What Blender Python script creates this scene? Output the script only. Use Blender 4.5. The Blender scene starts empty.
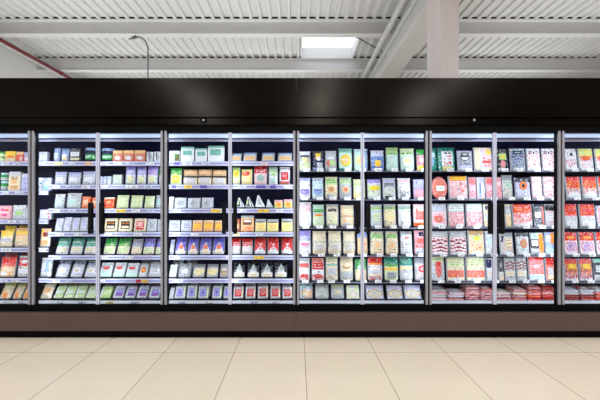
import bpy, math, random
from mathutils import Vector
random.seed(7)
SC = bpy.context.scene
COL = SC.collection

# ------------------------------------------------------------------ camera / mapping of measured positions
F, CX, HY, CAMD, CAMZ = 318.0, 297.0, 204.0, 3.0, 1.265
def PX(px, y=0.0): return (px - CX) * (CAMD + y) / F
def PZ(py, y=0.0): return CAMZ + (HY - py) * (CAMD + y) / F

# ------------------------------------------------------------------ colours and materials
def lin(c):
    c /= 255.0
    return c / 12.92 if c <= .04045 else ((c + .055) / 1.055) ** 2.4
def RGB(r, g, b): return (lin(r), lin(g), lin(b), 1.0)
PAL = dict(W=(222,226,232), w=(190,195,203), C=(224,212,180), c=(204,192,164), Y=(236,196,60), y=(230,218,150), O=(226,132,44), o=(226,178,126),
           R=(200,38,36), r=(208,108,100), P=(214,154,164), p=(226,194,200), B=(56,90,176), b=(132,160,210), N=(24,32,70), L=(172,174,218), l=(198,202,228),
           V=(104,90,182), v=(142,130,204), G=(44,146,60), g=(170,206,132), h=(204,220,172), T=(30,132,112), t=(126,184,170), M=(180,216,200), K=(16,16,22),
           D=(60,62,72), S=(136,142,152), s=(166,172,176), U=(116,66,40), u=(180,146,104), m=(208,56,124), X=(122,32,36), x=(156,68,66), q=(184,214,220), A=(230,100,40), Z=(244,246,250))
def pal(k): return RGB(*PAL[k])

def nodes_of(name):
    m = bpy.data.materials.new(name); m.use_nodes = True
    nt = m.node_tree; b = nt.nodes['Principled BSDF']
    return m, nt, b
def mat(name, rgb, rough=.5, metal=0.0, spec=.5, noise=0.0, scale=8.0, bump=0.0, coat=0.0):
    m, nt, b = nodes_of(name)
    col = RGB(*rgb)
    b.inputs['Base Color'].default_value = col
    b.inputs['Roughness'].default_value = rough
    b.inputs['Metallic'].default_value = metal
    b.inputs['Specular IOR Level'].default_value = spec
    b.inputs['Coat Weight'].default_value = coat
    tc = nt.nodes.new('ShaderNodeTexCoord')
    n = nt.nodes.new('ShaderNodeTexNoise'); n.inputs['Scale'].default_value = scale; n.inputs['Detail'].default_value = 3
    nt.links.new(tc.outputs['Object'], n.inputs['Vector'])
    r = nt.nodes.new('ShaderNodeValToRGB')
    k = 1 - noise
    r.color_ramp.elements[0].color = (col[0]*k, col[1]*k, col[2]*k, 1)
    r.color_ramp.elements[1].color = (min(1, col[0]*(1+noise*.4)), min(1, col[1]*(1+noise*.4)), min(1, col[2]*(1+noise*.4)), 1)
    r.color_ramp.elements[0].position = .3; r.color_ramp.elements[1].position = .7
    nt.links.new(n.outputs['Fac'], r.inputs['Fac']); nt.links.new(r.outputs['Color'], b.inputs['Base Color'])
    if bump:
        bp = nt.nodes.new('ShaderNodeBump'); bp.inputs['Strength'].default_value = bump; bp.inputs['Distance'].default_value = .01
        nt.links.new(n.outputs['Fac'], bp.inputs['Height']); nt.links.new(bp.outputs['Normal'], b.inputs['Normal'])
    return m
def print_mat(name, rough, spec=.5):
    m, nt, b = nodes_of(name)
    a = nt.nodes.new('ShaderNodeAttribute'); a.attribute_name = 'print'
    nt.links.new(a.outputs['Color'], b.inputs['Base Color'])
    b.inputs['Roughness'].default_value = rough; b.inputs['Specular IOR Level'].default_value = spec
    tc = nt.nodes.new('ShaderNodeTexCoord')
    n = nt.nodes.new('ShaderNodeTexNoise'); n.inputs['Scale'].default_value = 30; n.inputs['Detail'].default_value = 2
    nt.links.new(tc.outputs['Object'], n.inputs['Vector'])
    bp = nt.nodes.new('ShaderNodeBump'); bp.inputs['Strength'].default_value = .6; bp.inputs['Distance'].default_value = .02
    nt.links.new(n.outputs['Fac'], bp.inputs['Height']); nt.links.new(bp.outputs['Normal'], b.inputs['Normal'])
    return m
def emit_mat(name, rgb, s):
    m, nt, b = nodes_of(name)
    b.inputs['Base Color'].default_value = RGB(*rgb)
    b.inputs['Emission Color'].default_value = RGB(*rgb); b.inputs['Emission Strength'].default_value = s
    return m

M = {}
M['brown'] = mat('brown_lacquered_steel', (6,4,3), .2, 0, .09, .12, 3)
M['brown'].node_tree.nodes['Principled BSDF'].inputs['Specular Tint'].default_value = (1, .86, .72, 1)
M['kick'] = mat('brown_kick_panel', (78,63,58), .45, 0, .25, .06, 4)
M['black'] = mat('black_plastic', (4,4,5), .5, 0, .05, .1, 20)
M['handle'] = mat('black_grip', (6,6,8), .45, 0, .15, .1, 30)
M['silver'] = mat('silver_profile', (140,140,148), .45, .15, .5, .05, 30)
M['edge'] = mat('pale_glass_edge', (186,190,210), .4, 0, .5, .05, 30)
M['navy'] = mat('dark_interior_lining', (30,32,84), .5, 0, .2, .2, 3)
M['shelf'] = mat('dark_shelf_steel', (16,17,30), .45, 0, .2, .1, 10)
M['rail'] = mat('lilac_price_rail', (188,190,214), .4, 0, .4, .08, 14)
M['railin'] = mat('blue_grey_rail_insert', (132,134,178), .4, 0, .4, .1, 14)
M['white'] = mat('white_enamel', (226,230,240), .4, 0, .5, .03, 6)
M['lip'] = mat('grey_shelf_lip', (96,100,118), .4, .2, .5, .05, 10)
M['print'] = print_mat('printed_film', .2, .6)
M['paper'] = print_mat('printed_paper', .5, .3)
M['clear'] = mat('clear_tray_plastic', (206,212,222), .2, 0, .6, .05, 20)
M['darktray'] = mat('dark_tray_plastic', (40,42,52), .3, 0, .5, .1, 20)
M['led'] = emit_mat('cold_led_diffuser', (196,216,255), .72)
# glass
m, nt, b = nodes_of('door_glass'); nt.nodes.remove(b)
tr = nt.nodes.new('ShaderNodeBsdfTransparent'); tr.inputs['Color'].default_value = (.965,.972,.985,1)
gl = nt.nodes.new('ShaderNodeBsdfGlossy'); gl.inputs['Roughness'].default_value = .02
fr = nt.nodes.new('ShaderNodeFresnel'); fr.inputs['IOR'].default_value = 1.14
mx = nt.nodes.new('ShaderNodeMixShader')
nt.links.new(fr.outputs['Fac'], mx.inputs['Fac']); nt.links.new(tr.outputs['BSDF'], mx.inputs[1]); nt.links.new(gl.outputs['BSDF'], mx.inputs[2])
nt.links.new(mx.outputs['Shader'], nt.nodes['Material Output'].inputs['Surface'])
M['glass'] = m

# ------------------------------------------------------------------ mesh helpers
class MB:
    def __init__(s): s.v = []; s.f = []; s.c = []; s.smooth = False
    def box(s, x0, x1, y0, y1, z0, z1):
        n = len(s.v)
        s.v += [(x0,y0,z0),(x1,y0,z0),(x1,y1,z0),(x0,y1,z0),(x0,y0,z1),(x1,y0,z1),(x1,y1,z1),(x0,y1,z1)]
        s.f += [tuple(n+i for i in q) for q in ((0,3,2,1),(4,5,6,7),(0,1,5,4),(1,2,6,5),(2,3,7,6),(3,0,4,7))]
        return s
    def prism_x(s, prof, x0, x1):                       # closed (y,z) profile swept along x
        n = len(s.v); k = len(prof)
        s.v += [(x0,y,z) for y,z in prof] + [(x1,y,z) for y,z in prof]
        s.f += [(n+i, n+(i+1)%k, n+k+(i+1)%k, n+k+i) for i in range(k)]
        s.f += [tuple(range(n+k-1, n-1, -1)), tuple(range(n+k, n+2*k))]
        return s
    def prism_z(s, prof, z0, z1):
        n = len(s.v); k = len(prof)
        s.v += [(x,y,z0) for x,y in prof] + [(x,y,z1) for x,y in prof]
        s.f += [(n+i, n+(i+1)%k, n+k+(i+1)%k, n+k+i) for i in range(k)]
        s.f += [tuple(range(n+k-1, n-1, -1)), tuple(range(n+k, n+2*k))]
        return s
    def tube(s, pts, r, k=10):
        pts = [Vector(p) for p in pts]; n = len(s.v)
        for i, p in enumerate(pts):
            d = (pts[min(i+1, len(pts)-1)] - pts[max(i-1, 0)]).normalized()
            a = Vector((0,0,1)) if abs(d.z) < .9 else Vector((1,0,0))
            e1 = d.cross(a).normalized(); e2 = d.cross(e1)
            s.v += [tuple(p + e1*r*math.cos(2*math.pi*j/k) + e2*r*math.sin(2*math.pi*j/k)) for j in range(k)]
        for i in range(len(pts)-1):
            s.f += [(n+i*k+j, n+i*k+(j+1)%k, n+(i+1)*k+(j+1)%k, n+(i+1)*k+j) for j in range(k)]
        s.f += [tuple(n+j for j in range(k-1,-1,-1)), tuple(n+(len(pts)-1)*k+j for j in range(k))]
        s.smooth = True
        return s
    def lathe(s, prof, k=24):                           # (r, z) profile
        n = len(s.v)
        for r, z in prof: s.v += [(r*math.cos(2*math.pi*j/k), r*math.sin(2*math.pi*j/k), z) for j in range(k)]
        for i in range(len(prof)-1):
            s.f += [(n+i*k+j, n+i*k+(j+1)%k, n+(i+1)*k+(j+1)%k, n+(i+1)*k+j) for j in range(k)]
        s.f += [tuple(n+j for j in range(k-1,-1,-1)), tuple(n+(len(prof)-1)*k+j for j in range(k))]
        s.smooth = True
        return s
    def build(s, name, material, parent=None, bevel=0.0):
        me = bpy.data.meshes.new(name); me.from_pydata(s.v, [], s.f); me.update()
        if s.c:
            a = me.color_attributes.new('print', 'FLOAT_COLOR', 'CORNER')
            flat = []
            for p, c in zip(me.polygons, s.c): flat += list(c) * p.loop_total
            a.data.foreach_set('color', flat)
        if s.smooth: me.polygons.foreach_set('use_smooth', [True]*len(me.polygons))
        me.materials.append(material)
        o = bpy.data.objects.new(name, me); COL.objects.link(o)
        if parent is not None: o.parent = parent
        if bevel:
            bv = o.modifiers.new('bevel', 'BEVEL'); bv.width = bevel; bv.segments = 2; bv.limit_method = 'ANGLE'
        return o
def box(name, material, x0, x1, y0, y1, z0, z1, parent=None, bevel=0.0): return MB().box(x0,x1,y0,y1,z0,z1).build(name, material, parent, bevel)
def empty(name, loc=(0,0,0)):
    o = bpy.data.objects.new(name, None); COL.objects.link(o); o.location = loc; o.empty_display_size = .05
    return o
def tag(o, label, cat, group=None):
    o['label'] = label; o['category'] = cat
    if group: o['group'] = group
    return o
def struct(o): o['kind'] = 'structure'; return o
def copy_tree(o, parent=None):
    c = o.copy(); COL.objects.link(c)
    if parent is not None: c.parent = parent
    for ch in [x for x in KIDS.get(o.name, [])]: copy_tree(ch, c)
    return c
KIDS = {}
def kids(root, *parts): KIDS.setdefault(root.name, []).extend(parts)

# ------------------------------------------------------------------ the hall
ZC = CAMZ + 5.4                      # underside of the roof deck
HX0, HX1, HY0, HY1 = -9.6, 14.0, -15.0, 14.5
def tile_mat():
    m, nt, b = nodes_of('beige_floor_tiles')
    tc = nt.nodes.new('ShaderNodeTexCoord')
    mp = nt.nodes.new('ShaderNodeMapping'); mp.inputs['Location'].default_value = (-.065, .29, 0)
    br = nt.nodes.new('ShaderNodeTexBrick'); br.offset = 0.0; br.squash = 1.0
    br.inputs['Scale'].default_value = 1.0; br.inputs['Brick Width'].default_value = .599; br.inputs['Row Height'].default_value = 1.2
    br.inputs['Mortar Size'].default_value = .0028; br.inputs['Mortar Smooth'].default_value = .2
    br.inputs['Color1'].default_value = RGB(217,205,184); br.inputs['Color2'].default_value = RGB(221,209,190); br.inputs['Mortar'].default_value = RGB(140,126,112)
    nt.links.new(tc.outputs['Object'], mp.inputs['Vector']); nt.links.new(mp.outputs['Vector'], br.inputs['Vector'])
    nz = nt.nodes.new('ShaderNodeTexNoise'); nz.inputs['Scale'].default_value = 2.2; nz.inputs['Detail'].default_value = 5
    nt.links.new(tc.outputs['Object'], nz.inputs['Vector'])
    mixn = nt.nodes.new('ShaderNodeMixRGB'); mixn.blend_type = 'MULTIPLY'; mixn.inputs['Fac'].default_value = .12
    rp = nt.nodes.new('ShaderNodeValToRGB'); rp.color_ramp.elements[0].color = (.72,.68,.66,1); rp.color_ramp.elements[1].color = (1,1,1,1)
    nt.links.new(nz.outputs['Fac'], rp.inputs['Fac'])
    nt.links.new(br.outputs['Color'], mixn.inputs['Color1']); nt.links.new(rp.outputs['Color'], mixn.inputs['Color2'])
    nt.links.new(mixn.outputs['Color'], b.inputs['Base Color'])
    b.inputs['Roughness'].default_value = .2; b.inputs['Specular IOR Level'].default_value = .5
    bp = nt.nodes.new('ShaderNodeBump'); bp.inputs['Strength'].default_value = .15; bp.inputs['Distance'].default_value = .002; bp.invert = True
    nt.links.new(br.outputs['Fac'], bp.inputs['Height']); nt.links.new(bp.outputs['Normal'], b.inputs['Normal'])
    return m
M['wall'] = mat('white_wall_paint', (214,214,214), .7, 0, .3, .03, 1.5)
M['front'] = mat('grey_wall_paint', (110,106,104), .8, 0, .2, .05, 1.5)
M['deck'] = mat('white_roof_deck', (206,207,207), .55, 0, .3, .03, 2)
M['beam'] = mat('white_painted_steel', (202,202,203), .5, 0, .35, .03, 2)
M['col'] = mat('pinkish_white_column_paint', (208,199,199), .55, 0, .3, .04, 2)
M['filler'] = mat('dark_foam_filler', (16,16,17), .9, 0, .1, .2, 10)
M['redpipe'] = mat('red_pipe_paint', (108,26,36), .4, 0, .5, .1, 6)
M['pipe'] = mat('pale_grey_pipe_paint', (196,198,200), .45, 0, .4, .04, 6)
M['cable'] = mat('grey_cable_sheath', (88,92,92), .5, 0, .4, .1, 20)
M['sky'] = emit_mat('daylit_sky_dome', (236,244,255), 1.05)

struct(box('floor', tile_mat(), HX0, HX1, HY0, HY1, -.1, 0))
struct(box('wall_left', M['wall'], HX0-.2, HX0, HY0, HY1, 0, ZC+.5))
struct(box('wall_right', M['wall'], HX1, HX1+.2, HY0, HY1, 0, ZC+.5))
struct(box('wall_back', M['wall'], HX0-.2, HX1+.2, HY1, HY1+.2, 0, ZC+.5))
struct(box('wall_front', M['front'], HX0-.2, HX1+.2, HY0-.2, HY0, 0, ZC+.5))

BEAM_Y = [-7.74-.0, -5.24, -2.74, -.24, 2.26+1.5-2.5+2.5, 6.26, 8.76, 11.26]
BEAM_Y = [6.26 + 2.5*k for k in range(-8, 4)]
SKX0, SKX1, SKY0, SKY1 = .18, 2.02, 6.95, 8.72      # skylight opening
PITCH, DH = .277, .06
def deck(x0, x1, y0, y1):
    """trapezoidal roof sheet, ribs running away from the camera"""
    b = MB(); prof = []
    k0 = math.floor(x0/PITCH)-1; x = k0*PITCH
    raw = []
    while x < x1 + PITCH:
        raw += [(x, 0), (x+.085, 0), (x+.105, DH), (x+.257, DH)]
        x += PITCH
    def z_at(q):
        for (a, za), (c, zc) in zip(raw, raw[1:]):
            if a <= q <= c: return za + (zc-za)*(q-a)/max(1e-6, c-a)
        return 0
    pts = [(x0, z_at(x0))] + [p for p in raw if x0 < p[0] < x1] + [(x1, z_at(x1))]
    n = len(pts)
    b.v = [(x, y0, ZC+z) for x, z in pts] + [(x, y1, ZC+z) for x, z in pts] + [(x0, y0, ZC+.16), (x1, y0, ZC+.16), (x0, y1, ZC+.16), (x1, y1, ZC+.16)]
    b.f = [(i, i+1, n+i+1, n+i) for i in range(n-1)] + [(2*n, 2*n+2, 2*n+3, 2*n+1)]
    return b
dk = MB()
for (x0,x1,y0,y1) in ((HX0,SKX0,HY0,HY1), (SKX1,HX1,HY0,HY1), (SKX0,SKX1,HY0,SKY0), (SKX0,SKX1,SKY1,HY1)):
    d = deck(x0,x1,y0,y1); n = len(dk.v); dk.v += d.v; dk.f += [tuple(n+i for i in q) for q in d.f]
ceil = struct(dk.build('ceiling', M['deck']))
for y in BEAM_Y:
    prof = [(-.11,0),(.11,0),(.11,-.03),(.02,-.05),(.02,-.39),(.11,-.41),(.11,-.44),(-.11,-.44),(-.11,-.41),(-.02,-.39),(-.02,-.05),(-.11,-.03)]
    bm = struct(MB().prism_x([(y+.11+a, ZC+z-.001) for a, z in prof], HX0, HX1).build('ceiling_beam', M['beam']))
    box('foam_filler', M['filler'], HX0, HX1, y+.02, y+.2, ZC+.002, ZC+DH+.01, bm)
# skylight: a raised curb with a dome over it
sk = struct(empty('window_1', ((SKX0+SKX1)/2, (SKY0+SKY1)/2, ZC)))
cx, cy, hw, hd = 0, 0, (SKX1-SKX0)/2, (SKY1-SKY0)/2
for nm, a in (('curb_panel', (-hw-.05,-hw,-hd-.05,hd+.05)), ('curb_panel', (hw,hw+.05,-hd-.05,hd+.05)), ('curb_panel', (-hw,hw,-hd-.05,-hd)), ('curb_panel', (-hw,hw,hd,hd+.05))):
    box(nm, M['wall'], a[0],a[1],a[2],a[3], -.03, .36, sk)
box('skylight_pane', M['sky'], -hw-.05, hw+.05, -hd-.05, hd+.05, .36, .38, sk)
box('glazing_bar', M['beam'], .16, .175, -hd, hd, .335, .36, sk)

# girder on its column, pipes, tie rod
struct(MB().box(2.88, 3.50, 3.0, HY1-.01, 5.70, 6.2).build('trim_1', M['beam'], None, .03))
struct(box('column', M['col'], 2.72, 3.07, 3.02, 3.66, 0, 5.695, None, .012))
def pipe(name, x, z, r, m, label, y0=1.5, y1=HY1-.02):
    e = empty(name, (x, y0, z))
    MB().tube([(0,0,0),(0,y1-y0,0)], r, 12).build('pipe_run', m, e)
    for k in range(4):
        yy = 1.0 + k*3.2
        MB().tube([(0,yy,0),(0,yy+.09,0)], r*1.25, 12).build('coupling', m, e)
    tag(e, label, 'pipe', 'service pipes under the roof'); return e
pipe('service_pipe', 2.55, 6.153, .075, M['pipe'], 'pale grey pipe under the roof, further from the white girder')
pipe('service_pipe', 2.84, 6.154, .07, M['pipe'], 'pale grey pipe under the roof, close against the white girder')
pipe('sprinkler_pipe', -8.86, 6.173, .055, M['redpipe'], 'long red sprinkler pipe running along the left wall under the roof')
pipe('conduit_pipe', -9.02, 6.178, .05, M['pipe'], 'pale conduit fixed beside the red sprinkler pipe')
e = empty('tie_rod', (1.42, 6.42, 6.4)); tag(e, 'thin grey diagonal tie rod crossing below the skylight', 'tie rod')
MB().tube([(0,0,0),(2.3,2.05,0)], .018, 8).build('rod', M['cable'], e); MB().tube([(.9,.822,0),(1.02,.931,0)], .03, 8).build('turnbuckle', M['pipe'], e)
# hanging cable behind the case
yy = 6.2
pts = [(-4.31, yy, 2.43), (-4.31, yy, 5.7)]
for k in range(1, 9):
    a = k/8*math.pi/2
    pts.append((-4.31-.28+.28*math.cos(a), yy, 5.7+.4*math.sin(a)))
pts += [(-4.74, yy, 6.09), (-4.86, yy, 6.03)]
cb = tag(empty('drop_cable', (-4.31, yy, 0)), 'thin grey cable dropping from the roof behind the brown fascia', 'cable')
o = MB().tube([(p[0]+4.31, 0, p[2] if i else 0.0) for i, p in enumerate(pts)], .02, 8).build('cable_run', M['cable'], cb)
MB().tube([(-.45,0,6.07),(-.34,0,6.1)], .045, 8).build('cable_plug', M['cable'], cb)

# ------------------------------------------------------------------ refrigerated cases
YS = .206                                        # front of the shelves
POST = [PX(31 + 132.6*k) for k in range(-1, 6)]  # case boundaries
PW = POST[1] - POST[0]
FL = {'A': [161.8,191,220,248.2,278.8,301], 'B': [161.8,185,209,232.6,255.8,279.2,301], 'D': [171,199.6,228,256,282.5,301]}
KIND = ['A','B','B','D','D','D']
CASE_LABEL = ['brown refrigerated case holding netted cheeses, cut off at its near end by the left edge',
              'brown refrigerated case with white and green cheese packs, second from left',
              'brown refrigerated case with red packs and cheese cubes, third from left',
              'brown refrigerated case with beige and mint grated cheese bags, fourth from left',
              'brown refrigerated case with pink sliced meats, fifth from left',
              'brown refrigerated case with red sausage packs, cut off by the right edge']
ZB, ZT = PZ(305), PZ(132.2)
RAILTAGS = {  # case: shelf: [(px0, px1, colour)]
 0: {0:[(2,9,'W'),(13,20,'l'),(39,46,'W')],1:[(3,9,'W'),(15,24,'l'),(40,48,'W')],2:[(8,16,'W'),(20,27,'l')],3:[(2,11,'W'),(40,46,'W')],4:[(1,8,'l'),(12,20,'W')],5:[(4,12,'W'),(18,26,'l')]},
 1: {0:[(54,63,'y'),(69,75,'W'),(85,92,'o'),(100,108,'l'),(114,122,'W'),(126,134,'l'),(146,154,'W')],
     1:[(53,60,'W'),(66,74,'l'),(82,90,'W'),(102,108,'W'),(126,138,'W'),(144,152,'l')],
     2:[(54,60,'W'),(68,76,'l'),(116,126,'Y'),(132,140,'W'),(148,155,'l')],
     3:[(56,64,'W'),(74,82,'W'),(104,112,'W'),(134,142,'W')],
     4:[(53,61,'W'),(102,108,'W'),(126,133,'W')],
     5:[(53,60,'W'),(66,72,'l'),(100,105,'W'),(136,141,'R'),(142,148,'Y')],
     6:[(56,64,'W'),(78,86,'l'),(106,114,'y'),(130,140,'l')]},
 2: {0:[(174,180,'V'),(183,192,'W'),(202,210,'l'),(261,268,'p')],
     1:[(172,176,'V'),(184,192,'Y'),(200,207,'V'),(238,246,'l'),(256,266,'V'),(270,276,'V'),(284,290,'W')],
     2:[(174,181,'W'),(211,221,'Y'),(240,246,'W'),(258,269,'Y'),(276,283,'W')],
     3:[(174,180,'W'),(191,199,'W'),(234,240,'y'),(256,263,'W')],
     4:[(174,180,'W'),(226,230,'W'),(254,264,'Y')],
     5:[(175,183,'W'),(232,238,'W')],
     6:[(178,186,'l'),(205,214,'W'),(250,258,'l'),(272,280,'W')]}}
def tag_mesh(w, h, colour, rows=2):
    b = MB(); nu, nv = 10, 5
    for i in range(nu+1):
        for j in range(nv+1): b.v.append((w*(i/nu-.5), 0, h*(j/nv)))
    for i in range(nu):
        for j in range(nv):
            a = i*(nv+1)+j
            b.f.append((a, a+nv+1, a+nv+2, a+1))
            c = pal(colour)
            if j in (1, 3) and 0 < i < nu-1 and random.random() < .55: c = pal('D')
            b.c.append(c)
    return b
shelf_top = {}
for k in range(6):
    x0, x1 = POST[k]+.0005, POST[k+1]-.0005
    kind = KIND[k]
    xm = (POST[k]+POST[k+1])/2
    c = tag(empty('refrigerated_case', (xm, 0, 0)), CASE_LABEL[k], 'refrigerated case', 'row of refrigerated cases')
    def P(name, m, a0, a1, b0, b1, c0, c1, par=None, bevel=0): return box(name, m, a0-xm, a1-xm, b0, b1, c0, c1, par or c, bevel)
    P('back_panel', M['navy'], x0, x1, .74, .95, .08, 2.43)
    P('top_panel', M['navy'], x0, x1, .03, .74, 2.0, 2.43)
    P('bottom_panel', M['black'], x0, x1, .0, .74, .03, PZ(304.2, YS)-.004)
    # fascia, lower profile, header and bottom rail
    zf0, zf1 = PZ(116.5,-.03), PZ(78,-.03)
    fa = P('fascia', M['brown'], x0, x1, -.03, .03, zf0, zf1)
    P('fascia_lip', M['brown'], x0, x1, -.036, -.01, zf0-.006, zf0-.001, fa)
    P('lower_profile', M['brown'], x0, x1, -.012, .03, PZ(124.6,-.012), zf0-.006)
    P('header', M['black'], x0, x1, .004, .03, ZT-.005, PZ(124.6,-.012))
    if k in (2, 4):
        px = 203.5 if k == 2 else 473.5
        s = MB().lathe([(.03,0),(.03,.006),(.022,.008)], 20).build('sensor_ring', M['black'], c)
        s.location = (PX(px,-.012)-xm, -.012, PZ(120.3,-.012)); s.rotation_euler = (math.pi/2, 0, 0)
        s2 = MB().lathe([(.012,0),(.012,.004),(.006,.007)], 16).build('sensor_eye', M['silver'], s); s2.location = (.002, 0, .008)
    P('sill', M['black'], x0, x1, -.01, .03, PZ(313,-.01), ZB+.004)
    P('kick_panel', M['kick'], x0, x1, -.04, .0, PZ(331,-.04), PZ(312.6,-.04))
    P('toe_board', M['black'], x0, x1, .012, .05, .0, PZ(331,-.04))
    gr = MB()
    for q in range(3): gr.box(x0+.12-xm, x1-.12-xm, .004, .012, .012+q*.018, .020+q*.018)
    gr.build('toe_grille', M['brown'], c)
    # air duct nose with the lamp
    ya = .15
    P('air_duct', M['white'], x0, x1, ya, ya+.03, PZ(138,ya), PZ(133,ya)+.03)
    P('lamp_diffuser', M['led'], x0, x1, ya-.006, ya, PZ(137,ya), PZ(134.2,ya))
    P('honeycomb_grille', M['rail'], x0, x1, ya+.03, ya+.05, PZ(141.2,ya+.03), PZ(139.4,ya+.03))
    P('duct_recess', M['navy'], x0, x1, ya+.005, ya+.05, PZ(139.5,ya+.03), PZ(138,ya)-.001)
    # mullions (dark, behind the stiles) with led strips facing the goods
    for q, (xx, w) in enumerate(((POST[k], .05), (xm, .02), (POST[k+1], .05))):
        if q == 1:
            P('mullion', M['edge'], xx-.008, xx+.008, .026, .034, ZB, ZT)
        else:
            a0, a1 = (x0, xx+.027) if q == 0 else (xx-.027, x1)
            P('mullion', M['black'], a0, a1, .016, .056, ZB-.03, ZT+.03)
            a0, a1 = (x0, xx+.012) if q == 0 else (xx-.012, x1)
            P('led_strip', M['led'], a0, a1, .056, .061, ZB+.05, ZT-.05)
    # doors
    for side in (-1, 1):
        if (k == 0 and side < 0) or (k == 5 and side > 0): continue
        px = POST[k]+.004 if side < 0 else POST[k+1]-.004
        a0, a1 = (px, xm-.0015) if side < 0 else (xm+.0015, px)
        dr = P('door', M['black'], a0, a1, .002, .014, ZB-.012, ZB+.004)
        def Q(name, m, u0, u1, v0, v1, w0, w1, bevel=0): return box(name, m, u0-xm, u1-xm, v0, v1, w0, w1, dr, bevel)
        Q('top_rail', M['black'], a0, a1, .002, .014, ZT-.004, ZT+.012)
        hs = (px+.004, px+.025) if side < 0 else (px-.025, px-.004)
        Q('stile', M['silver'], hs[0], hs[1], -.004, .016, ZB-.03, ZT+.012, .003)
        es = (xm-.016, xm-.0015) if side < 0 else (xm+.0015, xm+.016)
        Q('glass_edge', M['edge'], es[0], es[1], .0, .016, ZB+.004, ZT-.004, .002)
        g0, g1 = (hs[1], es[0]) if side < 0 else (es[1], hs[0])
        Q('pane', M['glass'], g0, g1, .006, .010, ZB+.004, ZT-.004)
        hx = xm + side*.052
        zh0, zh1 = PZ(234,-.03), PZ(202.5,-.03)
        h = MB().box(hx-.0165-xm, hx+.0165-xm, -.008, .005, zh0, zh1)
        h = h.build('handle', M['handle'], dr, .004)
        g = MB().box(hx-.0165-xm, hx+.0165-xm, -.034, -.022, zh0, zh1).box(hx-.016-xm, hx+.016-xm, -.026, -.006, zh0+.01, zh0+.04).box(hx-.016-xm, hx+.016-xm, -.026, -.006, zh1-.04, zh1-.01)
        g.build('handle_grip', M['handle'], dr, .004)
    # shelves
    for si, fpy in enumerate(FL[kind]):
        zt = PZ(fpy, YS)
        shelf_top[(k, si)] = zt
        bottom = si == len(FL[kind]) - 1
        if kind in 'AB':
            s = P('shelf', M['shelf'], x0, x1, YS+.012, .735, zt-.016, zt)
            if bottom:
                box('front_strip', M['white'], x0-xm, x1-xm, YS, YS+.012, zt-.032, zt+.002, s)
            else:
                MB().prism_x([(YS+.012, zt+.004), (YS+.012, zt-.04), (YS+.004, zt-.04), (YS-.002, zt-.036), (YS+.004, zt+.004)], x0-xm, x1-xm).build('price_rail', M['rail'], s)
                box('rail_insert', M['railin'], x0-xm, x1-xm, YS-.001, YS+.006, zt-.026, zt-.010, s)
            for (p0, p1, col) in RAILTAGS.get(k, {}).get(si, []):
                t = tag_mesh(PX(p1,YS)-PX(p0,YS), .030, col).build('price_tag', M['paper'], s)
                t.location = ((PX(p0,YS)+PX(p1,YS))/2-xm, YS-.0035, zt-.033)
        else:
            s = P('shelf', M['shelf'], x0, x1, YS+.006, .735, zt-.010, zt)
            if bottom: box('front_strip', M['white'], x0-xm, x1-xm, YS, YS+.012, zt-.032, zt+.002, s)
            else: box('shelf_lip', M['lip'], x0-xm, x1-xm, YS, YS+.006, zt-.008, zt+.003, s)
        shelf_top[(k, si, 'obj')] = (s, xm)

# ------------------------------------------------------------------ packs
def parse(ops):
    out = []
    for t in ops.split(';'):
        t = t.split()
        if t: out.append((t[0], [float(q) if q.lstrip('-').replace('.','',1).isdigit() else q for q in t[1:]]))
    return out
def paint(bg, ops, nu, nv):
    g = [[bg]*nv for _ in range(nu)]
    for op, a in parse(ops):
        rnd = random.random
        for i in range(nu):
            u = (i+.5)/nu
            for j in range(nv):
                v = (j+.5)/nv
                if op == 'r' and a[0] <= u <= a[2] and a[1] <= v <= a[3]: g[i][j] = a[4]
                elif op == 'e' and ((u-a[0])/a[2])**2 + ((v-a[1])/a[3])**2 <= 1: g[i][j] = a[4]
                elif op == 't' and a[1] <= v <= a[3] and abs(u-(a[0]+a[2])/2) <= (a[2]-a[0])/2*(1-(v-a[1])/(a[3]-a[1])): g[i][j] = a[4]
                elif op == 'd' and a[0] <= u <= a[2] and a[1] <= v <= a[3] and rnd() < a[5]: g[i][j] = a[4]     # mottled contents
        if op == 'x':                                          # rows of small lettering
            n = int(a[5])
            for q in range(n):
                j = int((a[1] + (q+.5)/n*(a[3]-a[1]))*nv); j = max(0, min(nv-1, j))
                for i in range(nu):
                    if a[0] <= (i+.5)/nu <= a[2] and rnd() < .72: g[i][j] = a[4]
        if op == 's':                                          # stripes across, count a[5]
            n = int(a[5])
            for i in range(nu):
                for j in range(nv):
                    u, v = (i+.5)/nu, (j+.5)/nv
                    if a[0] <= u <= a[2] and a[1] <= v <= a[3] and ((v-a[1])/(a[3]-a[1])*n + .25*math.sin(u*9)) % 1 < .5: g[i][j] = a[4]
    return g

def front_fn(shape, w, h, tf):
    """depth of the front surface and the outline"""
    ph = random.random()*6
    def d(u, v):
        a, b = abs(2*u-1), abs(2*v-1)
        if shape == 'pouch':
            f = (1-a**2.6)*(1-b**3.2)
            return tf*f + .0022*math.sin(9*u+ph)*math.sin(11*v+2*ph)*f
        if shape == 'vac':
            f = (1-a**6)*(1-b**6)
            return tf*f*(.62+.38*abs(math.sin(math.pi*4*v)))
        return tf*(1-a**10)*(1-b**10)
    def xy(u, v):
        X, Z = (u-.5), (v-.5)
        if shape == 'round':
            a, b = 2*X, 2*Z
            return w/2*a*math.sqrt(1-b*b/2), h/2 + h/2*b*math.sqrt(1-a*a/2)
        r = {'pouch': .42, 'vac': .2, 'tray': .25}.get(shape, .05)
        a, b = 2*X, 2*Z
        if shape == 'pouch': a *= 1 - .05*(1-b*b)*0 - .03*(max(0, b)**2) + .012*math.sin(5*v+ph)
        return w/2*a*(1-r*.22*b**8*abs(a)), h/2 + h/2*b*(1-r*.22*a**8*abs(b))
    return d, xy
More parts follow.
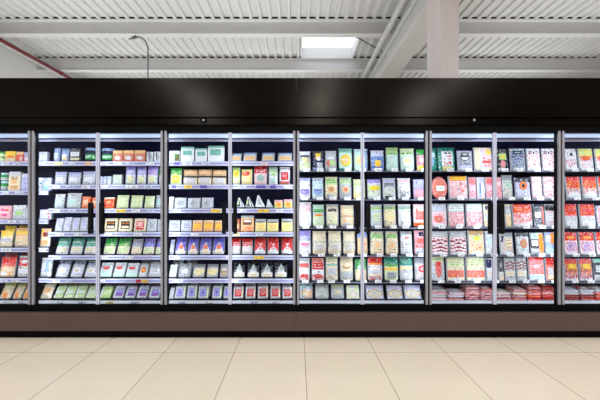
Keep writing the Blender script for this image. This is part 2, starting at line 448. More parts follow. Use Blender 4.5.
def sheet(shape, w, h, tf, tb, grid, side):
    """closed skin: printed front grid, side wall, flat back"""
    nu, nv = len(grid), len(grid[0]); b = MB(); b.smooth = shape in ('pouch', 'vac')
    d, xy = front_fn(shape, w, h, tf)
    for i in range(nu+1):
        for j in range(nv+1):
            x, z = xy(i/nu, j/nv); b.v.append((x, -d(i/nu, j/nv), z))
    K = nv+1
    for i in range(nu):
        for j in range(nv):
            a = i*K+j
            b.f.append((a, a+K, a+K+1, a+1)); b.c.append(pal(grid[i][j]))
    ring = [i*K for i in range(nu+1)] + [nu*K+j for j in range(1, nv+1)] + [i*K+nv for i in range(nu-1, -1, -1)] + [j for j in range(nv-1, 0, -1)]
    n = len(b.v); k = len(ring)
    back = .8 if shape == 'pouch' else .96
    for q in ring:
        x, _, z = b.v[q]; b.v.append((x*back, tb, z if z < h*.02 else h/2+(z-h/2)*back))
    for i in range(k):
        b.f.append((ring[(i+1) % k], ring[i], n+i, n+(i+1) % k)); b.c.append(pal(side))
    b.f.append(tuple(range(n, n+k))); b.c.append(pal(side))
    return b, d, xy
def patch(u0, v0, u1, v1, d, xy, grid, off, rnd=False):
    """a sticker that follows the front of the pack"""
    nu, nv = len(grid), len(grid[0]); b = MB(); b.smooth = True
    K = nv+1; layer = (nu+1)*K
    for o2 in (off, .0):
        for i in range(nu+1):
            for j in range(nv+1):
                p, q = i/nu, j/nv
                if rnd:
                    a, c = 2*p-1, 2*q-1
                    p, q = .5+.5*a*math.sqrt(1-c*c/2), .5+.5*c*math.sqrt(1-a*a/2)
                u, v = u0+(u1-u0)*p, v0+(v1-v0)*q
                x, z = xy(u, v); b.v.append((x, -d(u, v)-o2, z))
    for i in range(nu):
        for j in range(nv):
            a = i*K+j; b.f.append((a, a+K, a+K+1, a+1)); b.c.append(pal(grid[i][j]))
            a += layer; b.f.append((a, a+1, a+K+1, a+K)); b.c.append(pal(grid[i][j]))
    ring = [i*K for i in range(nu+1)] + [nu*K+j for j in range(1, nv+1)] + [i*K+nv for i in range(nu-1, -1, -1)] + [j for j in range(nv-1, 0, -1)]
    for i in range(len(ring)):
        p, q = ring[i], ring[(i+1) % len(ring)]
        b.f.append((q, p, p+layer, q+layer)); b.c.append(pal(grid[0][0]))
    return b

NAMES = {'pouch': ('food_pouch', 'food pouch'), 'tray': ('deli_tray', 'deli tray'), 'block': ('cheese_block', 'cheese pack'), 'carton': ('food_carton', 'carton'),
         'tub': ('dip_tub', 'tub'), 'wedge': ('cheese_wedge', 'cheese wedge'), 'vac': ('vacuum_pack', 'vacuum pack'), 'round': ('salami_pack', 'meat pack')}
THICK = {'pouch': (.022, .010), 'tray': (.004, .022), 'block': (.006, .035), 'carton': (.002, .045), 'vac': (.012, .008), 'round': (.010, .012)}
def make_pack(kind, w, h, bg, ops, parts):
    nm, cat = NAMES[kind]
    root = empty(nm)
    if kind == 'tub':
        r = w/2
        g = MB().lathe([(r*.8,0),(r*.86,.004),(r*.96,h*.8),(r*.97,h*.82)], 24)
        g.c = [pal(bg)]*len(g.f); t = g.build('tub', M['print'], root)
        l = MB().lathe([(r,h*.8),(r,h*.97),(r*.95,h),(r*.4,h)], 24); l.c = [pal(ops.strip() or 'W')]*len(l.f); l = l.build('lid', M['print'], root)
        kids(root, t, l)
        lb = MB(); K = 13                                     # label wrapped round the front
        gr = paint(parts[0][4], parts[0][5], 12, 6)
        for i in range(13):
            a = math.pi*(1.12+.76*i/12)
            for j in range(7):
                z = h*(.14+.58*j/6); rr = r*(.86+.1*z/(h*.8))+.002
                lb.v.append((rr*math.cos(a), rr*math.sin(a), z))
        for i in range(12):
            for j in range(6): lb.f.append((i*7+j, i*7+7+j, i*7+8+j, i*7+j+1)); lb.c.append(pal(gr[i][j]))
        lb.smooth = True
        kids(root, lb.build('label', M['paper'], root)); return root, r, r
    if kind == 'wedge':
        # triangular wedge, rind away from the camera
        b = MB(); t = w*.8
        b.v = [(-w/2,0,0),(w/2,0,0),(w*.42,t,0),(-w*.42,t,0),(-w*.3,0,h),(-w*.16,0,h),(-w*.12,t,h*.86),(-w*.26,t,h*.86)]
        b.f = [(0,3,2,1),(4,5,6,7),(0,1,5,4),(1,2,6,5),(2,3,7,6),(3,0,4,7)]; b.c = [pal(bg)]*6
        o = b.build('wrap', M['print'], root, .004); kids(root, o)
        d, xy = (lambda u, v: .0), (lambda u, v: ((u-.5)*w*(1-.84*v)-w*.22*v, v*h))
        for p in parts: kids(root, patch(*p[:4], d, xy, paint(p[4], p[5], 10, 8), .0015).build(p[6], M['paper'], root))
        return root, .0, t
    tf, tb = THICK[kind]
    if kind in ('block', 'carton'): tb = min(tb, w*.5)
    grid = paint(bg, ops, 18, 24)
    if kind in ('pouch', 'tray', 'block'):                     # clear welded rim of the film
        rim = 'S' if kind != 'block' else None
        for i in range(18):
            for j in range(24):
                if rim and (i in (0, 17) or j == 0) and grid[i][j] not in 'KNDT': grid[i][j] = rim
                elif random.random() < .15: grid[i][j] = random.choice('sSwD' if grid[i][j] in 'WwClLq' else grid[i][j]*3 + 'w')
    shape = kind
    if kind == 'tray':
        # plastic tray behind a printed lid film
        b, d, xy = sheet('tray', w, h, tf, .003, grid, bg)
        kids(root, b.build('lid_film', M['print'], root))
        t = MB(); y0, y1 = .0032, tb
        for (y, s) in ((y0, 1.0), (y0+.003, 1.0), (y0+.003, .9), (y1, .78)):
            for sx, sz in ((-1,-1),(1,-1),(1,1),(-1,1)): t.v.append((sx*w/2*s, y, h/2+sz*h/2*s if sz > 0 else max(0.0, h/2-h/2*s)))
        for q in range(3):
            t.f += [(q*4+i, q*4+4+i, q*4+4+(i+1) % 4, q*4+(i+1) % 4) for i in range(4)]
        t.f += [(0,1,2,3), (15,14,13,12)]
        kids(root, t.build('tray', M['clear'] if bg not in 'KN' else M['darktray'], root))
    else:
        b, d, xy = sheet(shape, w, h, tf, tb, grid, bg)
        body = {'pouch': 'bag', 'block': 'wrap', 'carton': 'box_body', 'vac': 'vacuum_film', 'round': 'film'}[kind]
        kids(root, b.build(body, M['paper' if kind == 'carton' else 'print'], root))
        if kind == 'pouch':                                    # crimped seal along the top
            s = MB(); n = 24
            for i in range(n+1):
                u = i/n; x = w*.5*(2*u-1)*.955; yy = -.003 + (.0012 if i % 2 else -.0012)
                s.v += [(x, yy, h*.955), (x, yy, h+.006), (x, yy+.004, h*.955), (x, yy+.004, h+.006)]
            for i in range(n):
                a = i*4; s.f += [(a,a+4,a+5,a+1), (a+2,a+3,a+7,a+6), (a+1,a+5,a+7,a+3), (a,a+2,a+6,a+4)]
            s.f += [(0,1,3,2), (n*4, n*4+2, n*4+3, n*4+1)]
            s.c = [pal(grid[9][-1])]*len(s.f)
            kids(root, s.build('seal', M['print'], root))
    for p in parts:
        kids(root, patch(*p[:4], d, xy, paint(p[4], p[5], 12, 10), .0016, p[6] in ('round_label', 'window')).build(p[6], M['paper'], root))
    return root, tf, tb

ORD = ['first','second','third','fourth','fifth','sixth','seventh','eighth','ninth','tenth']
SHELF = {6: ['top','second','third','fourth','fifth','bottom'], 7: ['top','second','third','fourth','fifth','sixth','bottom']}
PLACED = []
def case_at(x): return max(0, min(5, sum(1 for p in POST[1:] if x > p)))
def row(door, si, items, lean=8, yoff=0.0, dz=0.0):
    """items: (kind, look, bg, ops, parts, [(px0, px1, pytop), ...])"""
    for (kind, look, bg, ops, parts, spots) in items:
        proto = None
        for n, sp in enumerate(spots):
            p0, p1, pt = sp[:3]; ex = sp[3] if len(sp) > 3 else {}
            th = math.radians(ex.get('lean', lean)); 
            Y0 = YS + .03 + yoff + ex.get('y', 0)
            x0, x1 = PX(p0, Y0), PX(p1, Y0)
            k = case_at(PX((p0+p1)/2, YS)); si_k = ex.get('si', si)
            z0 = shelf_top[(k, si_k)] + .0008 + dz + ex.get('dz', 0)
            w = (x1-x0)*.985
            s, c = math.sin(th), math.cos(th)
            h = ex['h'] if 'h' in ex else ((HY-pt)*(CAMD+Y0) - F*(z0-CAMZ)) / (F*c - (HY-pt)*s)
            h = max(.03, h)
            if proto is None:
                root, tf, tb = make_pack(kind, w, h, bg, ops, parts); proto, pw, phh = root, w, h
            else:
                root = copy_tree(proto); root.scale = (w/pw, 1, h/phh)
            fr = 0 if kind == 'wedge' else tf
            root.location = ((x0+x1)/2, Y0 + fr*c, z0 + (tb*s if th > 0 else 0))
            root.rotation_euler = (-th, math.radians(ex.get('roll', 0)), math.radians(random.uniform(-2, 2) if kind not in ('vac',) else random.uniform(-4, 4)))
            root['category'] = NAMES[kind][1]
            PLACED.append((root, look, NAMES[kind][1], door, si, k, p0))
            if KIND[k] == 'D' and dz == 0 and si < 5 and 'notag' not in ex and n % 1 == 0 and w > .085:
                so, xm = shelf_top[(k, si, 'obj')]
                t = tag_mesh(.064, .030, 'Z').build('price_tag', M['paper'], so)
                t.location = ((x0+x1)/2 - xm + random.uniform(-.01,.02), YS-.002, shelf_top[(k, si)]-.004)
# ------------------------------------------------------------------ what stands on the shelves, door by door
# door 0 (cut off by the frame's edge)
row(0, 0, [('tub', 'small tub with green lid', 'h', 'G', [(0,0,1,1,'h','x .1 .2 .9 .8 G 2','label')], [(-4,4.5,152)]),
           ('carton', 'orange and yellow carton', 'o', 'r 0 .62 1 1 Y;e .5 .4 .35 .25 O', [(.15,.1,.85,.35,'C','x .1 .1 .9 .9 U 2','label')], [(5,15,151.5)]),
           ('carton', 'pinkish orange carton', 'r', 'r 0 .7 1 1 o;e .35 .4 .2 .25 A', [(.5,.12,.92,.5,'p','x .1 .1 .9 .9 R 2','label')], [(15.6,23,152)]),
           ('carton', 'lilac pink carton', 'P', 'r 0 .6 1 1 L', [(.2,.15,.8,.45,'W','','label')], [(23.5,30,152.5)])], 4)
row(0, 1, [('tub', 'teal green tub with pale lid', 'T', 'q', [(0,0,1,1,'W','r 0 .5 1 1 G;x .1 .1 .9 .4 D 2','label')], [(-2,6.5,181,{'h':.094}),(-2,6.5,172,{'dz':.0955,'h':.085})]),
           ('carton', 'cream carton with orange panel', 'C', 'r 0 .8 1 1 w;e .45 .5 .3 .14 o;x .2 .6 .8 .75 K 2', [(.15,.08,.85,.28,'o','x .1 .1 .9 .9 U 2','label')], [(8,19.5,172)]),
           ('carton', 'lilac carton with white panel', 'L', 'r 0 .8 1 1 l', [(.15,.15,.85,.6,'l','x .1 .1 .9 .9 V 3','label')], [(20.5,29,174)])], 4)
row(0, 2, [('block', 'pink pack with red spots', 'P', 'e .35 .7 .16 .1 m;e .65 .66 .16 .1 R;e .5 .3 .25 .1 m', [(.1,.45,.9,.58,'p','','label')], [(-3,10.5,206)]),
           ('block', 'white pack with green oval', 'w', 'r 0 .86 1 1 W;e .5 .45 .32 .16 g', [(.2,.7,.8,.85,'W','x .1 .1 .9 .9 G 1','label')], [(11.5,24.5,205.5)]),
           ('block', 'plain white pack', 'w', 'x .2 .3 .8 .7 S 4', [], [(25,31,208)])], 6)
row(0, 3, [('pouch', 'yellow topped pouch of cream cheese', 'C', 'r 0 .66 1 1 Y;d .1 .08 .9 .6 o .35', [(.15,.3,.85,.55,'w','x .1 .1 .9 .9 U 3','label')], [(-3,11,231.5)]),
           ('pouch', 'golden pouch with orange top', 'C', 'r 0 .6 1 1 o;r 0 .7 1 .86 Y;d .1 .08 .9 .5 o .3', [(.15,.34,.85,.56,'C','x .1 .1 .9 .9 O 3','label')], [(12,27.5,229)])], 8)
row(0, 4, [('pouch', 'red topped pouch with peach front', 'o', 'r 0 .6 1 1 R;d 0 .5 1 .7 r .5;d 0 .1 1 .5 C .4;r .1 .1 .5 .3 W', [(.3,.3,.9,.48,'C','x .1 .1 .9 .9 R 2','label')], [(-3,13.5,258)]),
           ('pouch', 'white pouch with broad red band', 'w', 'r 0 .55 1 .92 R;e .5 .75 .3 .08 W;d .1 .1 .9 .5 C .4', [(.15,.2,.85,.4,'W','x .1 .1 .9 .9 L 2','label')], [(14.5,29,257)])], 10)
row(0, 5, [('pouch', 'net of cream cheese balls with yellow header', 'C', 'r 0 .72 1 1 Y;e .3 .4 .26 .2 o;e .7 .42 .24 .2 c;e .5 .2 .25 .16 O;d 0 .7 1 .95 g .4', [(.25,.76,.75,.94,'g','x .1 .1 .9 .9 G 2','label')], [(-3,9,283),(10,19.5,283.5),(20,29.5,284.5)])], 32)
# door 1: end of the first case seen past the mullion
row(1, 0, [('block', 'pale lilac pack with grey print', 'l', 'd .1 .1 .9 .6 g .3', [(.2,.2,.8,.6,'W','x .1 .1 .9 .9 S 3','label')], [(38,46.5,152)])], 4)
row(1, 1, [('tub', 'narrow white tub', 'w', 'W', [(0,0,1,1,'l','x .1 .1 .9 .9 T 2','label')], [(35.5,41,178)]),
           ('block', 'teal and lilac pack', 'L', 'r .1 .1 .9 .5 t;e .5 .5 .3 .2 q', [(.25,.3,.75,.55,'M','x .1 .1 .9 .9 T 2','label')], [(42,50.5,178)])], 4)
row(1, 2, [('block', 'lilac pack with red spots', 'l', 'e .82 .6 .1 .1 R;e .85 .25 .1 .08 R;x .1 .2 .7 .8 S 4', [(.1,.6,.6,.8,'W','','label')], [(39,50.3,210)])], 5)
row(1, 3, [('pouch', 'yellow pouch with dark red top', 'C', 'r 0 .55 1 1 o;e .6 .72 .3 .14 X;r 0 .8 .4 1 Y', [(.15,.15,.85,.4,'o','x .1 .1 .9 .9 U 2','label')], [(38,48.5,229.5)])], 8)
row(1, 4, [('pouch', 'white pouch with tall blue stripe', 'w', 'r .5 .3 .8 .9 b;d .1 .1 .9 .3 C .4', [(.1,.2,.45,.7,'l','x .1 .1 .9 .9 v 3','label')], [(38,50,259)])], 10)
row(1, 5, [('pouch', 'pouch of cream cheese with peach label', 'C', 'd .1 .1 .9 .9 c .4', [(.2,.4,.8,.75,'o','x .1 .1 .9 .9 U 2','label')], [(38,50,286)])], 28)
# door 1
row(1, 0, [('pouch', 'tall pale blue pouch', 'b', 'r 0 .8 1 1 L;e .5 .3 .4 .2 l', [(.2,.3,.8,.6,'l','x .1 .1 .9 .9 B 2','label')], [(52,58.8,147.5)]),
           ('pouch', 'blue and white pouch', 'b', 'd 0 .1 1 .9 L .4;r .2 .3 .8 .6 W', [(.2,.12,.8,.3,'y','x .1 .1 .9 .9 B 1','label')], [(59.5,68,149)]),
           ('tray', 'black tray with white label', 'K', 'r .05 .8 .95 1 D', [(.1,.4,.9,.74,'W','x .1 .1 .9 .9 S 3','label'),(.1,.12,.9,.3,'C','x .1 .1 .9 .9 K 1','label')], [(69,80,148.5)]),
           ('tub', 'blue tub with green label', 'N', 'b', [(0,0,1,1,'G','r 0 .6 1 1 N;x .1 .1 .9 .5 M 2','label')], [(81.5,94.5,148.5)])], 5)
row(1, 1, [('pouch', 'white pouch with soft blue print', 'w', 'r 0 .78 1 1 L;d .1 .1 .9 .75 b .25;d .1 .1 .9 .5 W .4', [(.2,.3,.8,.6,'W','x .1 .1 .9 .9 b 2','label')], [(52.5,65,172.5),(66,79.5,173),(80.5,94,172)])], 8)
row(1, 2, [('pouch', 'whitish pouch with pale green print', 'w', 'd .1 .1 .9 .9 M .3;r 0 .8 1 1 W', [(.25,.3,.75,.62,'q','x .1 .1 .9 .9 g 3','label')], [(52,63,195),(64.3,79.5,194)]),
           ('block', 'orange wrapped cheese', 'A', 'd .1 .1 .9 .9 C .25', [(.2,.3,.8,.7,'o','x .1 .1 .9 .9 W 3','label')], [(81,89,197),(91,97,198)])], 10)
row(1, 3, [('block', 'slim white pack with lilac print', 'w', 'd .2 .2 .9 .8 L .5;r 0 .82 1 1 l', [(.25,.25,.8,.7,'l','x .1 .1 .9 .9 v 4','label')], [(54,61.5,219),(62.3,69.8,218),(70.6,78.1,218.5),(78.9,86.5,218),(87.3,95,218.5)])], 14)
row(1, 4, [('pouch', 'white pouch with teal top', 'w', 'r 0 .52 1 1 T;d 0 .52 1 1 t .35;r .1 .7 .8 .8 M', [(.15,.14,.85,.42,'C','x .1 .1 .9 .9 S 2','label')], [(53.3,66.8,239),(67.6,81,239),(81.8,95.5,239.3)])], 20)
row(1, 5, [('pouch', 'white bag with dark blue and lilac top', 'w', 'r 0 .8 1 1 L;d 0 .8 1 1 N .45;d .1 .1 .9 .75 l .4', [(.25,.25,.8,.6,'W','e .5 .4 .3 .3 c','round_label')], [(53,66.5,262),(68,81,262),(82,95,262.5)])], 26)
row(1, 6, [('block', 'pale green pack with white stripe', 'h', 'r 0 .1 .2 .9 W;r .3 .2 .9 .8 g', [(.35,.35,.85,.65,'W','x .1 .1 .9 .9 G 3','label')], [(52.8,61.8,288.5),(63,72.5,288.5),(73.8,83.5,288),(85,94.5,288)])], 36)
# door 2
row(2, 0, [('tub', 'blue tub with green label', 'N', 'b', [(0,0,1,1,'G','r 0 .6 1 1 N;x .1 .1 .9 .5 M 2','label')], [(98.3,111.5,148.8)]),
           ('carton', 'orange brown carton with white oval', 'r', 'r 0 .75 1 1 o;d 0 .1 1 .75 u .4', [(.2,.18,.8,.5,'W','x .1 .1 .9 .9 U 2','round_label')], [(112.5,122.3,150.8),(123,133.3,150.6),(134,145,150.6)]),
           ('block', 'white pack with black strokes', 'w', 'r .35 .2 .5 .9 D;r .6 .3 .75 .7 S', [(.1,.1,.35,.5,'W','','label')], [(146,152.8,152),(153.6,160.5,151.8)])], 4)
row(2, 1, [('block', 'low white and blue vacuum block', 'w', 'd 0 .3 1 1 b .4', [(.2,.15,.8,.5,'l','x .1 .1 .9 .9 B 1','label')], [(98.5,102.2,176.5),(102.6,106.3,176.5),(106.7,110.8,176.3)]),
           ('block', 'grey green cheese block', 's', 'd .1 .1 .9 .9 g .3', [(.2,.2,.7,.6,'w','x .1 .1 .9 .9 S 2','label')], [(112,121.5,175)]),
           ('pouch', 'tall lilac pouch with cream window', 'l', 'r 0 .55 1 1 v;r .1 .6 .9 .75 L;d .1 .1 .9 .5 h .3', [(.2,.12,.85,.46,'C','d 0 0 1 1 g .3','window')], [(124,134.6,165.5),(135.3,145.2,166)]),
           ('pouch', 'broad lilac pouch with pink dots', 'l', 'r 0 .5 1 1 v;d .1 .5 .9 .75 P .3;d .1 .1 .9 .5 h .3', [(.2,.12,.8,.42,'C','d 0 0 1 1 g .3','window')], [(146,157,165)]),
           ('pouch', 'white pouch with green patch', 'w', 'r 0 .55 1 .8 G', [], [(157.8,163,166)])], 6)
row(2, 2, [('block', 'orange red cheese pack', 'A', 'r 0 .85 1 1 C;r .12 .15 .88 .8 R', [(.2,.3,.8,.7,'A','x .1 .1 .9 .9 C 3','label')], [(102.5,113.2,198)]),
           ('pouch', 'pale yellow green pouch', 'h', 'd .05 .1 .95 .9 g .3;d .1 .1 .9 .9 C .3', [(.2,.35,.75,.65,'h','x .1 .1 .9 .9 G 2','label')], [(114.5,127.5,196),(128.7,141.8,196.2),(142.8,153.5,196.8)]),
           ('pouch', 'white pouch with teal edge', 'w', 'r 0 0 .2 1 t', [(.3,.3,.8,.7,'q','x .1 .1 .9 .9 T 2','label')], [(154.3,162,196)])], 12)
row(2, 3, [('block', 'cream pack with black label', 'C', 'r 0 .86 1 1 c', [(.18,.2,.85,.78,'K','x .1 .6 .9 .95 O 1;r .1 .1 .9 .35 C;x .1 .4 .9 .6 U 1','label')], [(103.5,116.5,219),(118,131,219)]),
           ('block', 'cream pack with red label', 'C', '', [(.15,.15,.85,.8,'R','x .1 .1 .9 .9 W 4;r .4 .4 .6 .9 C','label')], [(133.5,145.3,219)]),
           ('block', 'white pack with grey marks', 'w', 'd .2 .2 .8 .8 S .35', [(.3,.3,.7,.6,'s','x .1 .1 .9 .9 D 2','label')], [(146.5,156,219.5),(156.8,162,220)])], 10)
row(2, 4, [('pouch', 'bright green topped pouch', 'C', 'r 0 .48 1 1 G;d 0 .48 1 .7 g .4', [(.15,.12,.85,.4,'h','x .1 .1 .9 .9 G 2','label')], [(101.5,113.8,239.5),(114.8,128.2,239.5)]),
           ('pouch', 'grey topped cheese pouch', 'C', 'r 0 .5 1 1 s;d 0 .5 1 .8 v .3', [(.15,.12,.85,.4,'C','x .1 .1 .9 .9 S 2','label')], [(129.5,140.5,240)]),
           ('pouch', 'blue lilac topped pouch', 'C', 'r 0 .46 1 1 v;d 0 .5 1 .8 B .3', [(.15,.12,.85,.4,'h','x .1 .1 .9 .9 V 2','label')], [(141.5,153,239.5),(154,162,240)])], 22)
row(2, 5, [('block', 'white pack with red heart mark', 'w', 'r 0 0 1 .3 M;d .1 .3 .9 .9 q .3;r 0 .85 1 1 W', [(.15,.5,.75,.78,'R','r .1 .3 .9 .6 r;r 0 .8 1 1 W','round_label')], [(98.5,110.5,264),(112,123.5,264),(125,136.5,264.5)]),
           ('block', 'white pack with red and yellow flower', 'w', 'r .7 0 1 1 s', [(.2,.3,.8,.7,'A','e .5 .5 .25 .25 Y;r 0 .8 1 1 R','round_label')], [(138,146.2,265)]),
           ('block', 'grey white pack with thin sticks', 's', 'x .1 .6 .9 .95 K 3;r .15 .2 .85 .55 W', [(.25,.25,.75,.5,'w','x .1 .1 .9 .9 D 2','label')], [(147.5,160,263.5)])], 26)
row(2, 6, [('block', 'light green pack', 'g', 'r 0 .1 .2 .9 W;d .3 .2 .9 .8 Y .15', [(.3,.3,.85,.65,'h','x .1 .1 .9 .9 G 3','label')], [(98.5,109.5,288.5)]),
           ('block', 'white pack with purple label', 'w', 'r 0 .88 1 1 l', [(.25,.15,.92,.72,'V','x .1 .5 .9 .95 L 3;d .1 .1 .9 .4 R .25','label')], [(112,122,288),(124.3,134,288.5),(136,145.8,288),(148,158.5,288.5)])], 36)
# door 3
row(3, 0, [('carton', 'low white carton with brown picture', 'w', 'r .5 .1 .95 .7 U;d .5 .1 .95 .7 G .4', [(.05,.3,.45,.8,'W','x .1 .1 .9 .9 S 3','label')], [(169,180,151)]),
           ('carton', 'white and teal cube carton', 'W', 'r 0 .86 1 1 t;d .1 .4 .9 .85 M .4', [(.15,.45,.85,.75,'t','x .1 .1 .9 .9 T 3','label')], [(180.8,193.8,147),(195.2,206.8,148.5)]),
           ('carton', 'wide white and teal carton', 'W', 'r 0 .86 1 1 t;d .1 .4 .9 .85 M .4', [(.12,.4,.8,.78,'t','x .1 .1 .9 .9 T 3','label')], [(207.8,224,146)])], 3)
row(3, 1, [('pouch', 'green pouch with yellow round label', 'h', 'r 0 .62 1 1 G;d 0 .6 1 .9 g .3', [(.2,.12,.85,.62,'Y','e .5 .5 .25 .25 G;e .5 .5 .15 .15 y','round_label')], [(169,181.3,169)]),
           ('block', 'cream pack with brown band on top', 'C', 'r 0 .58 1 1 u;r 0 .46 1 .58 K;e .5 .8 .45 .1 o', [(.15,.1,.85,.4,'w','x .1 .1 .9 .9 y 2;d 0 0 1 1 L .2','label')], [(183.3,196.8,170),(197.8,211,169.8),(212.3,225.8,170.2)])], 6)
row(3, 2, [('block', 'white upright pack', 'W', 'x .2 .2 .8 .8 S 3', [], [(168.5,173,197)]),
           ('tray', 'grey white blister tray', 's', 'r .06 .08 .94 .92 w', [(.22,.2,.8,.8,'S','d 0 0 1 1 w .4','round_label')], [(173.8,186,198),(187,200,198.3),(201,213,198)])], 10)
row(3, 3, [('block', 'white pack with grey print', 'w', 'd .2 .2 .9 .8 b .25', [(.25,.2,.85,.75,'l','x .1 .1 .9 .9 N 4','label')], [(168.5,179.5,221),(180.5,191,221)]),
           ('block', 'orange cheese slices pack', 'o', 'd .1 .1 .9 .9 O .4;r 0 .88 1 1 C', [(.15,.3,.85,.65,'Y','x .1 .1 .9 .9 O 3','label')], [(192,202,221),(203,213,221),(214,222,221.3)])], 12)
row(3, 4, [('pouch', 'white lilac pouch', 'l', 'd .1 .1 .9 .9 L .4', [(.2,.2,.8,.5,'W','','label')], [(168.5,173,241)]),
           ('pouch', 'blue violet bag with red peaked badge', 'V', 'r 0 0 1 .24 l;t .15 .1 .95 .85 W;d 0 .6 1 1 B .3', [(.36,.34,.72,.62,'R','d 0 0 1 1 o .35','badge'),(.25,.1,.85,.28,'C','x .1 .1 .9 .9 O 1','label')], [(174,185.5,239.5),(186.5,197.5,239.8),(198.5,210.5,239.8),(211.5,224,239.6)])], 18)
row(3, 5, [('block', 'white slim pack', 'w', 'r 0 .8 1 1 W', [(.2,.2,.8,.6,'q','','label')], [(168.5,176,266)]),
           ('pouch', 'grey white bag with dark creases', 's', 'd .05 .05 .95 .95 w .4;d .05 .05 .95 .95 D .15', [(.3,.3,.75,.6,'W','x .1 .1 .9 .9 D 2','label')], [(177,190,265)]),
           ('pouch', 'bag with round cream cheeses', 's', 'r 0 .8 1 1 S;e .5 .45 .46 .32 C', [(.2,.3,.85,.5,'y','x .1 .1 .9 .9 U 2','label')], [(191.5,204,265.5),(205.5,217.5,265.5)]),
           ('pouch', 'grey bag with brown contents', 's', 'e .5 .45 .4 .3 u;d .1 .1 .9 .9 D .2', [(.25,.5,.8,.7,'w','','label')], [(219,228,265.5)])], 24)
row(3, 6, [('block', 'narrow white pack with dark top', 'w', 'r 0 .85 1 1 D', [], [(168.5,173,287)]),
           ('block', 'white pack with lilac square', 'w', 'r .78 .1 1 .9 h;r 0 .9 1 1 s', [(.15,.15,.8,.75,'v','x .1 .1 .9 .9 L 4;e .5 .5 .2 .2 V','label')], [(174,184.5,287.5),(186.3,196,287),(197.5,208,287.5),(211.5,221,287),(223,229,287.5)])], 28)
# door 4
row(4, 0, [('tray', 'low white tray with blue rim and orange food', 'w', 'r 0 .8 1 1 b;r .1 .1 .9 .45 o;r .1 .45 .9 .6 y', [(.2,.62,.8,.8,'l','x .1 .1 .9 .9 B 1','label')], [(231,241,154.5),(242.8,256.3,153.8),(261.5,274.5,153.8),(277.5,292,154)])], 35)
row(4, 1, [('pouch', 'yellow green pouch with gold circle', 'h', 'r 0 .72 1 1 g', [(.15,.45,.85,.85,'Y','e .5 .5 .25 .25 O','round_label'),(.2,.1,.8,.34,'C','x .1 .1 .9 .9 U 2','label')], [(231.8,240,168)]),
           ('pouch', 'yellow pouch with red flame print', 'y', 'e .4 .72 .35 .16 A;e .6 .76 .2 .1 R', [(.15,.12,.85,.45,'C','d 0 0 1 1 Y .3','window')], [(240.8,252.3,170)]),
           ('pouch', 'tall pouch with broad red top', 'p', 'r 0 .62 1 1 R;x .15 .7 .85 .85 W 2;r 0 0 .08 1 R;r .92 0 1 1 R', [(.22,.2,.78,.55,'s','d 0 0 1 1 t .4','window')], [(253.3,267.2,166.8)]),
           ('pouch', 'white pouch with green header', 'W', 'r .1 .7 .9 .84 g;r 0 .88 1 1 M', [(.3,.5,.75,.68,'g','x .1 .1 .9 .9 G 2','label'),(.25,.12,.75,.4,'q','d 0 0 1 1 t .3','window')], [(268.3,277.8,167.5)]),
           ('pouch', 'white pouch with square red label', 'W', 'r 0 0 1 .2 r', [(.18,.28,.82,.72,'R','x .2 .2 .8 .8 P 4','label')], [(279,290.3,167.5)])], 6)
row(4, 2, [('wedge', 'white wedge with dark green stripe', 'w', '', [(.12,.08,.82,.85,'D','r 0 .3 .3 1 g;r .6 0 .8 1 W','label')], [(236,245,199),(245.3,254.6,198.3)]),
           ('wedge', 'large white cheese wedge', 'W', '', [(.25,.2,.75,.75,'s','x .1 .1 .9 .9 w 2','label')], [(255,265.5,197)]),
           ('wedge', 'low pale cheese wedge', 'w', '', [(.2,.2,.7,.7,'l','','label')], [(265.8,273.5,200.5)]),
           ('tray', 'shallow tray of yellow and orange slices', 'o', 'r 0 .7 1 1 P;d 0 .1 1 .7 Y .5;r 0 0 .2 .4 g', [(.3,.2,.75,.6,'O','x .1 .1 .9 .9 Y 2','label')], [(274,283,200.5),(283.6,292.6,199.8)])], 14)
row(4, 3, [('pouch', 'reddish brown pouch', 'x', 'd .1 .1 .9 .9 o .3', [(.2,.3,.8,.6,'o','','label')], [(235.5,239.8,219)]),
           ('block', 'orange pack with clear lid and brown label', 'o', 'r 0 .82 1 1 s;d 0 0 1 .3 A .5', [(.18,.42,.82,.74,'U','r .1 .55 .9 .9 W;x .1 .1 .9 .5 X 2','label')], [(240.5,253.8,216)]),
           ('block', 'yellow cheese block in clear wrap', 'y', 'r 0 .75 1 1 s;r .1 .7 .9 .78 D', [(.2,.2,.8,.65,'Y','d 0 0 1 1 C .4','label')], [(255.2,265.8,219.5),(266.8,278.3,219.8),(281.5,292.6,219.3)])], 9)
row(4, 4, [('pouch', 'red and white pouch with low label', 'w', 'r 0 .55 1 1 R;d 0 .5 1 .8 p .3;d .1 .1 .9 .5 C .4', [(.15,.3,.8,.5,'W','x .1 .1 .9 .9 R 2','label')], [(230.8,240.3,239.5),(241.2,252.6,239.8)]),
           ('pouch', 'red bag with white peaked badge', 'R', 'r 0 0 1 .24 w;t .14 .1 .92 .72 W', [(.38,.34,.68,.56,'R','e .5 .4 .3 .3 p','badge'),(.2,.08,.8,.26,'W','x .1 .1 .9 .9 S 1','label')], [(253.6,265.8,239.5),(266.8,279,239.7),(280.8,293,239.5)])], 18)
row(4, 5, [('pouch', 'black bag with white peak', 'D', 'r 0 .78 1 1 K;t .18 .3 .84 .98 w;r 0 0 1 .34 W', [(.4,.5,.66,.72,'S','d 0 0 1 1 g .3','badge'),(.15,.06,.85,.28,'C','x .1 .1 .9 .9 S 1','label')], [(232.8,244.5,263.5),(246.8,259,263.8),(260.6,272.8,263.8),(274.3,287,263.6)])], 22)
